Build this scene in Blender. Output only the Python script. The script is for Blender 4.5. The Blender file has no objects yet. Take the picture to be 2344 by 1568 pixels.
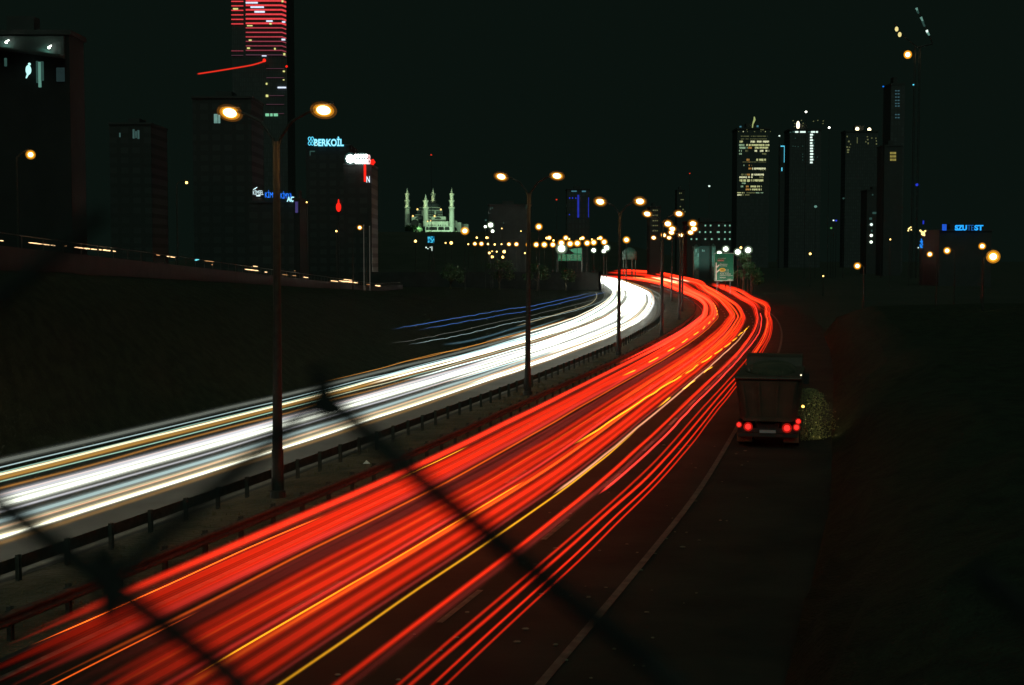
import bpy, bmesh, math, random
from mathutils import Vector, Matrix, Euler
import numpy as np
random.seed(7)
RAD = math.radians
scn = bpy.context.scene
COL = scn.collection

# ------------------------------------------------------------------ camera, sky, exposure
CAM_Z = 7.5; PITCH = math.atan(188/3255.0); F = 3255.0
cam = bpy.data.cameras.new('camera'); cam.lens = 49.99; cam.sensor_width = 36.0
cam.clip_start = 0.05; cam.clip_end = 12000
cam.dof.use_dof = True; cam.dof.focus_distance = 150.0; cam.dof.aperture_fstop = 11.5; cam.dof.aperture_blades = 6
camo = bpy.data.objects.new('camera', cam); COL.objects.link(camo)
camo.location = (0, 0, CAM_Z); camo.rotation_euler = (math.pi/2 - PITCH, 0, 0)
scn.camera = camo
w = bpy.data.worlds.new('World'); scn.world = w; w.use_nodes = True
nt = w.node_tree; nt.nodes.clear()
wo = nt.nodes.new('ShaderNodeOutputWorld'); bg = nt.nodes.new('ShaderNodeBackground')
bg.inputs['Color'].default_value = (0.0030, 0.0061, 0.0045, 1); bg.inputs['Strength'].default_value = 1.0
nt.links.new(bg.outputs[0], wo.inputs[0])
sun = bpy.data.lights.new('ambient_fill', 'SUN'); sun.energy = 0.40; sun.angle = RAD(60); sun.color = (0.62, 1.0, 0.78)  # dim fill added from behind the camera to lift unlit ground and facades
so = bpy.data.objects.new('ambient_fill', sun); COL.objects.link(so); so.rotation_euler = (RAD(38), 0, 0)
scn.view_settings.view_transform = 'Standard'; scn.view_settings.look = 'None'
scn.view_settings.exposure = 0.0; scn.view_settings.gamma = 1.0
scn.render.engine = 'CYCLES'
scn.cycles.transparent_max_bounces = 96
scn.cycles.max_bounces = 4
scn.cycles.sample_clamp_indirect = 2.0

# photo pixels (on a 2344 px wide copy) -> real points at a stated distance / on a stated level
cp, sp_ = math.cos(PITCH), math.sin(PITCH)
def ray(x, y):
    a = (x-1172.0)/F; b = (784.0-y)/F
    return Vector((a, cp + b*sp_, -sp_ + b*cp))
def W(x, y, d):
    r = ray(x, y); return Vector((0, 0, CAM_Z)) + r*(d/r.y)
def G(x, y, z=0.0):
    r = ray(x, y); return Vector((0, 0, CAM_Z)) + r*((z-CAM_Z)/r.z)

# ------------------------------------------------------------------ helpers
def tag(o, label=None, cat=None, group=None, kind=None):
    if label: o['label'] = label
    if cat: o['category'] = cat
    if group: o['group'] = group
    if kind: o['kind'] = kind
    return o
def empty(name, loc, label=None, cat=None, group=None, rz=0.0):
    o = bpy.data.objects.new(name, None); COL.objects.link(o)
    o.location = loc; o.rotation_euler = (0, 0, rz); o.empty_display_size = 0.2
    return tag(o, label, cat, group)
class MB:
    def __init__(s): s.v = []; s.f = []; s.m = []
    def add(s, vs, fs, mi=0):
        n = len(s.v); s.v += [tuple(p) for p in vs]
        for f in fs: s.f.append(tuple(i+n for i in f)); s.m.append(mi)
    def box(s, x0, x1, y0, y1, z0, z1, mi=0):
        s.add([(x0,y0,z0),(x1,y0,z0),(x1,y1,z0),(x0,y1,z0),(x0,y0,z1),(x1,y0,z1),(x1,y1,z1),(x0,y1,z1)],
              [(0,3,2,1),(4,5,6,7),(0,1,5,4),(1,2,6,5),(2,3,7,6),(3,0,4,7)], mi)
    def hexa(s, bot, top, mi=0):
        s.add(list(bot)+list(top), [(3,2,1,0),(4,5,6,7),(0,1,5,4),(1,2,6,5),(2,3,7,6),(3,0,4,7)], mi)
    def cyl(s, a, b, r0, r1=None, n=10, mi=0, cap=True):
        a = Vector(a); b = Vector(b); r1 = r0 if r1 is None else r1
        d = (b-a).normalized(); u = d.orthogonal().normalized(); v = d.cross(u)
        vs = []
        for p, r in ((a, r0), (b, r1)):
            for i in range(n):
                t = 2*math.pi*i/n; vs.append(p + u*(r*math.cos(t)) + v*(r*math.sin(t)))
        fs = [(i, (i+1) % n, n+(i+1) % n, n+i) for i in range(n)]
        if cap: fs += [tuple(range(n-1, -1, -1)), tuple(range(n, 2*n))]
        s.add(vs, fs, mi)
    def tube(s, pts, r, n=8, mi=0):
        for i in range(len(pts)-1):
            rr = r if not hasattr(r, '__len__') else r[i]; r2 = r if not hasattr(r, '__len__') else r[i+1]
            s.cyl(pts[i], pts[i+1], rr, r2, n, mi)
    def lathe(s, c, prof, n=16, mi=0):
        vs = []; fs = []
        for (r, z) in prof:
            for i in range(n):
                t = 2*math.pi*i/n; vs.append((c[0]+r*math.cos(t), c[1]+r*math.sin(t), c[2]+z))
        for k in range(len(prof)-1):
            for i in range(n):
                fs.append((k*n+i, k*n+(i+1) % n, (k+1)*n+(i+1) % n, (k+1)*n+i))
        fs += [tuple(range(n-1, -1, -1)), tuple(range((len(prof)-1)*n, len(prof)*n))]
        s.add(vs, fs, mi)
    def ball(s, c, rx, ry=None, rz=None, n=12, k=8, mi=0):
        ry = ry or rx; rz = rz or rx; vs = []; fs = []
        for j in range(1, k):
            a = math.pi*j/k
            for i in range(n):
                t = 2*math.pi*i/n
                vs.append((c[0]+rx*math.sin(a)*math.cos(t), c[1]+ry*math.sin(a)*math.sin(t), c[2]-rz*math.cos(a)))
        vs += [(c[0], c[1], c[2]-rz), (c[0], c[1], c[2]+rz)]; B = len(vs)-2; T = len(vs)-1
        for j in range(k-2):
            for i in range(n): fs.append((j*n+i, j*n+(i+1) % n, (j+1)*n+(i+1) % n, (j+1)*n+i))
        for i in range(n):
            fs.append((B, (i+1) % n, i)); fs.append((T, (k-2)*n+i, (k-2)*n+(i+1) % n))
        s.add(vs, fs, mi)
    def build(s, name, mat, parent=None, smooth=False, loc=None):
        me = bpy.data.meshes.new(name); 
        vs = s.v
        if loc is not None: vs = [(p[0]-loc[0], p[1]-loc[1], p[2]-loc[2]) for p in vs]
        me.from_pydata(vs, [], s.f)
        for m in (mat if isinstance(mat, (list, tuple)) else [mat]): me.materials.append(m)
        if isinstance(mat, (list, tuple)): me.polygons.foreach_set('material_index', s.m)
        if smooth: me.polygons.foreach_set('use_smooth', [True]*len(me.polygons))
        me.update()
        o = bpy.data.objects.new(name, me); COL.objects.link(o)
        if loc is not None: o.location = loc
        if parent is not None: o.parent = parent
        return o

# ------------------------------------------------------------------ materials
MC = {}
def nodes(m):
    m.use_nodes = True; return m.node_tree.nodes, m.node_tree.links
def mat(name, c1, c2=None, scale=4.0, rough=0.7, metal=0.0, bump=0.3, detail=6, dist=0.02, spec=0.5):
    if name in MC: return MC[name]
    m = bpy.data.materials.new(name); N, L = nodes(m); b = N['Principled BSDF']
    b.inputs['Roughness'].default_value = rough; b.inputs['Metallic'].default_value = metal
    b.inputs['Specular IOR Level'].default_value = spec
    c2 = c2 or tuple(v*0.6 for v in c1)
    tc = N.new('ShaderNodeTexCoord'); no = N.new('ShaderNodeTexNoise'); no.inputs['Scale'].default_value = scale
    no.inputs['Detail'].default_value = detail
    L.new(tc.outputs['Object'], no.inputs['Vector'])
    cr = N.new('ShaderNodeValToRGB'); cr.color_ramp.elements[0].position = 0.35; cr.color_ramp.elements[1].position = 0.65
    cr.color_ramp.elements[0].color = (*c2, 1); cr.color_ramp.elements[1].color = (*c1, 1)
    L.new(no.outputs['Fac'], cr.inputs[0]); L.new(cr.outputs[0], b.inputs['Base Color'])
    if bump:
        n2 = N.new('ShaderNodeTexNoise'); n2.inputs['Scale'].default_value = scale*6; L.new(tc.outputs['Object'], n2.inputs['Vector'])
        bp = N.new('ShaderNodeBump'); bp.inputs['Strength'].default_value = bump; bp.inputs['Distance'].default_value = dist
        L.new(n2.outputs['Fac'], bp.inputs['Height']); L.new(bp.outputs[0], b.inputs['Normal'])
    MC[name] = m; return m
def em(name, c, k, sampled=False):
    if name in MC: return MC[name]
    m = bpy.data.materials.new(name); N, L = nodes(m); N.clear()
    o = N.new('ShaderNodeOutputMaterial'); e = N.new('ShaderNodeEmission')
    tc = N.new('ShaderNodeTexCoord'); no = N.new('ShaderNodeTexNoise'); no.inputs['Scale'].default_value = 0.9
    L.new(tc.outputs['Object'], no.inputs['Vector'])
    mr = N.new('ShaderNodeMapRange'); mr.inputs['To Min'].default_value = k*0.7; mr.inputs['To Max'].default_value = k*1.3
    L.new(no.outputs['Fac'], mr.inputs['Value']); L.new(mr.outputs[0], e.inputs['Strength'])
    e.inputs['Color'].default_value = (*c, 1)
    L.new(e.outputs[0], o.inputs['Surface'])
    if not sampled: m.cycles.emission_sampling = 'NONE'
    MC[name] = m; return m
def glow(name, sampled=False, c=None, k=1.0):
    """light with nothing solid in it: emission added to what is behind"""
    if name in MC: return MC[name]
    m = bpy.data.materials.new(name); N, L = nodes(m); N.clear()
    o = N.new('ShaderNodeOutputMaterial'); e = N.new('ShaderNodeEmission'); t = N.new('ShaderNodeBsdfTransparent'); a = N.new('ShaderNodeAddShader')
    if c is None:
        at = N.new('ShaderNodeAttribute'); at.attribute_name = 'glow'; L.new(at.outputs['Color'], e.inputs['Color'])
    else: e.inputs['Color'].default_value = (*c, 1)
    e.inputs['Strength'].default_value = k
    L.new(e.outputs[0], a.inputs[0]); L.new(t.outputs[0], a.inputs[1]); L.new(a.outputs[0], o.inputs['Surface'])
    m.cycles.emission_sampling = 'AUTO' if sampled else 'NONE'
    MC[name] = m; return m
def facade(name, wall, glass, sx, sz):
    if name in MC: return MC[name]
    m = bpy.data.materials.new(name); N, L = nodes(m); b = N['Principled BSDF']
    tc = N.new('ShaderNodeTexCoord'); mp = N.new('ShaderNodeMapping'); br = N.new('ShaderNodeTexBrick')
    mp.inputs['Rotation'].default_value = (RAD(90), 0, 0); mp.inputs['Scale'].default_value = (1, 1, 1)
    br.offset = 0; br.inputs['Scale'].default_value = 1.0; br.inputs['Brick Width'].default_value = sx; br.inputs['Row Height'].default_value = sz
    br.inputs['Mortar Size'].default_value = min(sx, sz)*0.22
    br.inputs['Color1'].default_value = (*glass, 1); br.inputs['Color2'].default_value = (*[g*1.6 for g in glass], 1); br.inputs['Mortar'].default_value = (*wall, 1)
    L.new(tc.outputs['Object'], mp.inputs[0]); L.new(mp.outputs[0], br.inputs['Vector']); L.new(br.outputs['Color'], b.inputs['Base Color'])
    mr = N.new('ShaderNodeMapRange'); mr.inputs['To Min'].default_value = 0.6; mr.inputs['To Max'].default_value = 0.8
    L.new(br.outputs['Fac'], mr.inputs['Value']); L.new(mr.outputs[0], b.inputs['Roughness'])
    MC[name] = m; return m

M_asph = mat('asphalt', (0.036, 0.031, 0.024), (0.020, 0.018, 0.014), 0.35, 0.85, bump=0.8, dist=0.02, spec=0.15, detail=12)
M_asph_old = mat('worn_asphalt', (0.075, 0.072, 0.065), (0.05, 0.048, 0.042), 0.5, 0.7, bump=0.5, dist=0.01)
M_paint = mat('road_paint', (0.12, 0.113, 0.09), (0.045, 0.043, 0.035), 3.0, 0.6)
M_dirt = mat('median_soil', (0.10, 0.075, 0.045), (0.04, 0.038, 0.02), 0.9, 0.95, bump=1.0, dist=0.12)
M_grass = mat('bank_grass', (0.03, 0.036, 0.022), (0.02, 0.022, 0.015), 1.6, 0.95, bump=0.6, dist=0.1, spec=0.1)
M_ground = mat('ground_earth', (0.045, 0.045, 0.035), (0.035, 0.038, 0.028), 0.05, 0.95, bump=0.3, dist=0.5, spec=0.1)
M_conc = mat('concrete', (0.03, 0.03, 0.027), (0.02, 0.02, 0.018), 1.2, 0.85, bump=0.3)
M_galv = mat('galvanised_steel', (0.10, 0.10, 0.095), (0.06, 0.06, 0.055), 6, 0.5, 0.6, bump=0.1)
M_rail = mat('weathered_rail_steel', (0.07, 0.068, 0.06), (0.04, 0.038, 0.03), 5, 0.7, 0.2, bump=0.15)
M_pole = mat('painted_pole_steel', (0.035, 0.032, 0.026), (0.02, 0.018, 0.015), 6, 0.6, 0.0, bump=0.1)
M_darkened = mat('darkened_plaster', (0.02, 0.02, 0.019), (0.014, 0.014, 0.013), 0.3, 0.9, bump=0.2)  # plaster darkened in colour so the near blocks look unlit
M_dark = mat('dark_plaster', (0.045, 0.046, 0.044), (0.037, 0.038, 0.036), 0.3, 0.85, bump=0.2)
M_darkgrey = mat('dark_grey_metal', (0.05, 0.05, 0.05), (0.03, 0.03, 0.03), 3, 0.5, 0.4)
M_black = mat('black_rubber', (0.018, 0.018, 0.018), (0.01, 0.01, 0.01), 8, 0.8)
M_wire = mat('fence_wire', (0.03, 0.03, 0.028), (0.02, 0.02, 0.02), 60, 0.7, 0.0, bump=0, spec=0.2)
F1 = facade('office_facade', (0.052, 0.052, 0.05), (0.044, 0.047, 0.047), 2.2, 3.4)
F2 = facade('flat_facade', (0.026, 0.027, 0.025), (0.021, 0.022, 0.021), 3.5, 3.0)
F3 = facade('glass_tower_facade', (0.052, 0.052, 0.05), (0.044, 0.047, 0.047), 1.4, 3.6)

# ------------------------------------------------------------------ the carriageway geometry
def spline(pts, n=24, smooth=6):
    P = [Vector(p) for p in pts]; out = []
    for i in range(len(P)-1):
        p0 = P[max(i-1, 0)]; p1 = P[i]; p2 = P[i+1]; p3 = P[min(i+2, len(P)-1)]
        if i == 0: p0 = p1*2-p2
        if i == len(P)-2: p3 = p2*2-p1
        for k in range(n):
            t = k/n
            out.append(0.5*((2*p1)+(p2-p0)*t+(2*p0-5*p1+4*p2-p3)*t*t+(3*p1-p0-3*p2+p3)*t**3))
    out.append(P[-1])
    A = np.array([tuple(p) for p in out])
    for _ in range(smooth*6):
        B = A.copy(); B[1:-1] = 0.25*A[:-2]+0.5*A[1:-1]+0.25*A[2:]; A = B
    return A
R1 = [(-27.6,-30),(-19.5,0),(-14.25,20.4),(-11.3,31.7),(-7.5,46.4),(-3.0,64.9),(1.0,82),(4.9,99.5),(8.9,118.5),(13.2,142),(16.9,165),(21.7,204),(26,245),(31,305),(34.4,378),(36.4,440),(35.5,490),(30,545),(18,620)]
R2 = [(-24.7,-30),(-16.6,0),(-11.35,20.4),(-9.6,27),(-6.5,38.5),(-3.6,49.9),(1.1,70.6),(7.7,99.6),(14.3,131),(20,161.5),(25,193),(28.6,222.5),(32,260),(35.3,311),(38,378),(40,440),(39.2,490),(33.5,550),(21,630)]
def resample(A, step=1.0):
    d = np.r_[0, np.cumsum(np.hypot(*np.diff(A[:, :2], axis=0).T))]
    s = np.arange(0, d[-1], step)
    return np.c_[np.interp(s, d, A[:, 0]), np.interp(s, d, A[:, 1])]
class Path:
    def __init__(s, pts):
        s.P = resample(spline([(a, b, 0) for a, b in pts])); T = np.gradient(s.P, axis=0)
        T /= np.hypot(T[:, 0], T[:, 1])[:, None]; s.T = T; s.N = np.c_[T[:, 1], -T[:, 0]]   # right-hand normal
    def off(s, o): return s.P + s.N*o
    def iy(s, y):
        k = np.argmax(s.P[:, 1]); k = len(s.P)-1 if k == 0 else k
        return int(np.interp(y, s.P[:k+1, 1], np.arange(k+1)))
P1 = Path(R1); P2 = Path(R2)
def strip(path, prof, i0, i1, step=2, closed=False):
    """prof: list of (offset, z) swept along the path"""
    mb = MB(); n = len(prof); idx = list(range(i0, i1, step))
    for i in idx:
        for (o, z) in prof:
            p = path.P[i] + path.N[i]*o; mb.v.append((p[0], p[1], z))
    for k in range(len(idx)-1):
        for j in range(n-1 if not closed else n):
            a = k*n+j; b = k*n+(j+1) % n
            mb.f.append((a, b, b+n, a+n)); mb.m.append(0)
    return mb
END1 = len(P1.P); END2 = len(P2.P)
# ground
gm = MB(); gx = 7000; gm.add([(-gx,-400,-0.06),(gx,-400,-0.06),(gx,8000,-0.06),(-gx,8000,-0.06)], [(0,1,2,3)])
tag(gm.build('ground', M_ground), kind='structure')
tag(strip(P1, [(-11.2,0.0),(-9.0,0.01),(-5,0.03),(-0.55,0.0)], 0, END1).build('white_side_road', M_asph_old, smooth=True), kind='structure').name = 'road'
tag(strip(P2, [(0.55,0.0),(4,0.02),(9,0.01),(15.0,-0.02)], 0, P2.iy(330)).build('road', M_asph, smooth=True), kind='structure')
# wide flare of the road beyond the bend
fl = MB(); n_i = list(range(P2.iy(326), END2-2, 3)); 
for k, i in enumerate(n_i):
    t = k/(len(n_i)-1); p = P2.P[i]+P2.N[i]*0.55; q = P2.P[i]+P2.N[i]*15
    q = np.array(q)*(1-min(1, t*1.4)) + np.array([95-30*t, 400+620*t])*min(1, t*1.4)
    fl.v += [(p[0], p[1], -0.01), (q[0], q[1], -0.01)]
for k in range(len(n_i)-1): fl.f.append((2*k, 2*k+1, 2*k+3, 2*k+2)); fl.m.append(0)
tag(fl.build('road', M_asph, smooth=True), kind='structure')
# planted median between the two guardrails
md = MB(); idx = [(P1.iy(y) if y < 440 else P1.iy(440), y) for y in range(-25, 430, 3)]
for i, y in idx:
    a = P1.P[P1.iy(y)]+P1.N[P1.iy(y)]*(-0.5); b = P2.P[P2.iy(y)]+P2.N[P2.iy(y)]*0.5
    for t in (0, .15, .5, .85, 1):
        q = a*(1-t)+b*t; z = 0.14 if t in (0, 1) else 0.17+0.06*math.sin(i*0.9+t*5)+0.05*random.random()
        md.v.append((q[0], q[1], z))
for k in range(len(idx)-1):
    for j in range(4): a = k*5+j; md.f.append((a, a+1, a+6, a+5)); md.m.append(0)
tag(md.build('median', M_dirt, smooth=True), kind='structure')
for P, o, nm in ((P1, -0.5, 'kerb'), (P2, 0.5, 'kerb')):
    tag(strip(P, [(o-0.09,-0.05),(o-0.09,0.15),(o+0.09,0.15),(o+0.09,-0.05)], 0, P.iy(430), 2).build(nm, M_conc), kind='structure')
# painted lines
def dashes(P, o, w_, y0, y1, on, gap):
    mb = MB(); i = P.iy(y0); e = P.iy(y1)
    while i < e:
        s = strip(P, [(o-w_/2, 0.036), (o+w_/2, 0.036)], i, i+on+1, 1); mb.add(s.v, s.f); i += on+gap
    return mb
for o in (-4.2, -7.5): tag(dashes(P1, o, .14, 20, 420, 3, 6).build('lane_marking', M_paint), kind='structure')
for o in (-1.05, -10.6): tag(strip(P1, [(o-.08, .036), (o+.08, .036)], 10, P1.iy(430)).build('edge_line', M_paint), kind='structure')
for o in (3.9, 7.3): tag(dashes(P2, o, .14, 14, 250, 3, 6).build('lane_marking', M_paint), kind='structure')
for o in (0.95, 10.35): tag(strip(P2, [(o-.09, .036), (o+.09, .036)], 5, P2.iy(300)).build('edge_line', M_paint), kind='structure')

# banks
def bank(P, prof, y0, y1, name, m, amp=0.25, step=3):
    mb = MB(); i0, i1 = P.iy(y0), P.iy(y1); idx = list(range(i0, i1, step)); n = len(prof)
    for i in idx:
        for j, (o, z) in enumerate(prof):
            p = P.P[i]+P.N[i]*(o+(random.uniform(-.2, .2) if 0 < j < n-1 else 0))
            mb.v.append((p[0], p[1], z+(random.uniform(-amp, amp) if 0 < j < n-1 else 0)))
    for k in range(len(idx)-1):
        for j in range(n-1): a = k*n+j; mb.f.append((a, a+1, a+n+1, a+n)); mb.m.append(0)
    return tag(mb.build(name, m, smooth=True), kind='structure')
bank(P2, [(14.5,-0.03),(14.7,0.3),(15.2,.9),(16.0,1.6),(17.2,2.2),(19,2.8),(30,3.2),(60,3.4),(110,3.0)], -25, 150, 'bank', M_grass)
# left bank: rises from the road edge to the long wall
lb = MB(); wy = list(range(0, 420, 4)); wallx = lambda y: -22.0-0.006*max(0, y-60)
wallz = lambda y: 8.25-(y-61)*0.0284 if y < 240 else max(1.2, 8.25-179*.0284-(y-240)*.012)
for y in wy:
    i = P1.iy(y); e = P1.P[i]+P1.N[i]*(-11.1); a = Vector((e[0], e[1], -0.02)); b = Vector((wallx(y)-0.3, y, wallz(y)-1.0))
    for t in (0, .06, .2, .4, .6, .8, 1.0):
        zz = a.z+(b.z-a.z)*(3*t*t-2*t**3)**.8; q = a.lerp(b, t)
        lb.v.append((q.x, q.y, zz+(random.uniform(-.15, .15) if 0.05 < t < 1 else 0)))
    lb.v.append((wallx(y)-40, y, wallz(y)-1.0)); lb.v.append((-170, y, wallz(y)-1.2))
for k in range(len(wy)-1):
    for j in range(8): a = k*9+j; lb.f.append((a, a+1, a+10, a+9)); lb.m.append(0)
tag(lb.build('bank', M_grass, smooth=True), kind='structure')

# ------------------------------------------------------------------ long wall with amber glints
wl = empty('parapet_wall', (wallx(61), 61, wallz(61)-1.2), 'long low concrete wall along the crest of the dark left bank', 'wall')
mb = MB()
for y in range(10, 300, 6):
    z0, z1 = wallz(y), wallz(y+6); x0, x1 = wallx(y), wallx(y+6)
    mb.hexa([(x0-.12,y,z0-1.4),(x0+.12,y,z0-1.4),(x1+.12,y+6,z1-1.4),(x1-.12,y+6,z1-1.4)], [(x0-.12,y,z0-.12),(x0+.12,y,z0-.12),(x1+.12,y+6,z1-.12),(x1-.12,y+6,z1-.12)])
o = mb.build('wall_panel', M_conc); o.parent = wl; o.matrix_parent_inverse = Matrix.Translation(-wl.location)
mb = MB()
for y in range(10, 300, 3): mb.cyl((wallx(y), y, wallz(y)-.15), (wallx(y), y, wallz(y)+.45), .035, n=6)
for y in range(10, 297, 3): mb.cyl((wallx(y), y, wallz(y)+.45), (wallx(y+3), y+3, wallz(y+3)+.45), .03, n=6)
o = mb.build('handrail', M_galv); o.parent = wl; o.matrix_parent_inverse = Matrix.Translation(-wl.location)
AMB = (1.0, 0.46, 0.13)
E_glint = em('amber_glint', (1.0, .62, .30), 2.2)
E_glint2 = em('amber_glint_dim', (1.0, .5, .2), .9)
glints = [(0,8,551,3,1),(65,98,557,3,1),(99,114,560,3,1),(116,127,561.5,3,1),(148,153,563,2.5,0),(170,192,567,3,1),(193,206,569,4,1),(208,222,570.5,3,1),(227,232,571.5,3,1),(235,253,573,3.5,1),(258,265,575,2.5,1),(358,366,584,2,0),(382,388,587,2.5,1),(390,401,588.5,2.5,1),(468,490,598,1.6,0),(484,487,606,1.5,0),(560,592,618,2.6,1),(579,590,609.6,2.2,1),(606,612,622.8,2.2,1),(646,659,629,1.3,0),(674,676,620,1.6,0),(669,678,631,1.5,0),(694,706,635,2.2,1),(757,774,643.5,2.5,1),(776,819,645,3.6,1),(786,806,640.5,2,1),(838,846,651,1.6,0),(859,871,654,4,1)]
for (x0, x1, y, h, b) in glints:
    def onwall(x, yy):
        # point where the sight line meets the vertical plane of the wall
        r = ray(x, yy); d = 60.0
        for _ in range(30): d = wallx(d)/r.x*r.y if r.x < -0.02 else 60
        return W(x, yy, d-0.4)
    a = onwall(x0, y-(x1-x0)*.055); c = onwall(x1, y+(x1-x0)*.055)
    r = h/2/F*a.y*0.8; mb = MB(); m_ = (a+c)/2; n = 8
    pts = [a.lerp(c, k/n)+Vector((0, 0, random.uniform(-.25, .25)*r)) for k in range(n+1)]
    rs = [r*(0.25 if k in (0, n) else random.uniform(.7, 1.1)) for k in range(n+1)]
    mb.tube(pts, rs, 6)
    lab = ('bright amber streak of light seen over the long left wall' if b else 'faint small amber glint seen over the long left wall')
    tag(mb.build('light_streak', E_glint if b else E_glint2, loc=m_), lab, 'light streak', 'amber glints along the left wall')
mb = MB(); p = W(449, 595, 100); mb.tube([p+Vector((-.1,0,-.02)), p, p+Vector((.16,.2,.03))], [.03,.06,.02], 6)
tag(mb.build('light_streak', em('cyan_glint', (.2,.9,1), 1.0), loc=p), 'lone cyan glint among the amber glints of the left wall', 'light streak')

# ------------------------------------------------------------------ guardrails
def guardrail(P, off, side, label, y0, y1):
    i0 = P.iy(y0); base = P.P[i0]+P.N[i0]*off
    t = empty('guardrail', (base[0], base[1], 0), label, 'guardrail')
    inv = Matrix.Translation(-t.location)
    s = side
    prof = [(off, .50), (off+.05*s, .545), (off+.05*s, .59), (off, .635), (off, .655), (off+.05*s, .70), (off+.05*s, .745), (off, .79), (off-.02*s, .79), (off-.02*s, .50)]
    o = strip(P, prof, P.iy(5), P.iy(y1), 2, closed=True).build('beam', M_rail); o.parent = t; o.matrix_parent_inverse = inv
    o2 = strip(P, [(off-.09*s, .86), (off-.01*s, .86), (off-.01*s, .92), (off-.09*s, .92)], P.iy(5), P.iy(y1), 2, closed=True)
    i = P.iy(y0); k = 0; proto = None
    while P.P[i, 1] < y1 and k < 99:
        p = P.P[i]+P.N[i]*(off-.08*s); ang = math.atan2(P.T[i, 1], P.T[i, 0])
        if proto is None:
            mb = MB(); mb.box(-.05, .05, -.006, .006, 0, .80); mb.box(-.056, -.044, -.05, .05, 0, .80); mb.box(.044, .056, -.05, .05, 0, .80); mb.box(-.05,.05,-.03,.09,.56,.72)
            proto = mb.build('post', M_rail); q = proto
        else:
            q = proto.copy(); COL.objects.link(q)
        q.parent = t; q.matrix_parent_inverse = inv; q.location = (p[0], p[1], 0.05); q.rotation_euler = (0, 0, ang)
        i += 2; k += 1
    return t
guardrail(P1, 0.0, -1, 'steel guardrail between the median and the white lit carriageway', 27, 430)
guardrail(P2, 0.0, 1, 'steel guardrail between the median and the red lit carriageway', 24, 400)

# ------------------------------------------------------------------ street lamps
M_core = em('lamp_core', (1.0, 0.80, 0.42), 5)
M_halo = glow('lamp_halo_amber', c=(1.0, 0.36, 0.01), k=0.5)  # lamp halo, put in as nested shells of emission around the bulb
M_halo1 = glow('lamp_halo_middle', c=(1.0, 0.38, 0.02), k=0.22)
M_halo2 = glow('lamp_halo_outer', c=(1.0, 0.33, 0.02), k=0.045)
M_corew = em('lamp_core_white', (0.95, 1.0, 0.9), 14)
M_halow = glow('lamp_halo_white', c=(0.75, 0.9, 0.65), k=0.22)  # same halo shells for the white lamps
M_halow1 = glow('lamp_halo_white_outer', c=(0.6, 0.85, 0.55), k=0.06)
M_corey = em('lamp_core_amber', (1.0, 0.60, 0.16), 4.5)
def luminaire(parent, c, ax, sizes, tilt=0):
    """cobra head, bulb and nested shells for its halo; c = centre of the bulb"""
    l, w_, h = sizes
    mb = MB(); cx = c
    # aluminium shell above the bulb
    vs = []; 
    for (u, v, z) in ((-l*1.1, w_*.5, .16), (l*.7, w_*.9, .18), (l*1.05, w_*.5, .16)):
        vs += [Vector(cx)+ax*u+Vector((0, -v*.5, z)), Vector(cx)+ax*u+Vector((0, v*.5, z)), Vector(cx)+ax*u+Vector((0, v*.4, z+.1)), Vector(cx)+ax*u+Vector((0, -v*.4, z+.1))]
    fs = [(0,1,2,3),(11,10,9,8)]
    for k in (0, 4):
        for j in range(4): fs.append((k+j, k+4+j, k+4+(j+1) % 4, k+(j+1) % 4))
    mb.add(vs, fs); head = mb.build('lamp_head', M_pole, parent, loc=c); head.location = Vector(c)-parent.location
    for nm, m_, s in (('bulb', M_core, .66), ('halo_shell', M_halo, .8), ('glow_shell', M_halo1, 1.02), ('halo_shell', M_halo2, 1.3)):
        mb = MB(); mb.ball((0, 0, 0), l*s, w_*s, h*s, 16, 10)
        o = mb.build(nm if nm != 'halo_shell' else 'glow_shell', m_, head, smooth=True); o.rotation_euler = (0, tilt, math.atan2(ax.y, ax.x)); o.location = (0, 0, 0)
    return head
lamp_pos = [(-7.2,43.4),(0.85,76.6),(8.2,109.2),(14.55,138),(20.6,175),(24.3,203),(27.2,230),(28.5,254),(29.6,283)]
side_txt = ['nearest','second nearest','third nearest','fourth nearest','fifth nearest','sixth','seventh','eighth','farthest']
H = 12.0
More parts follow.
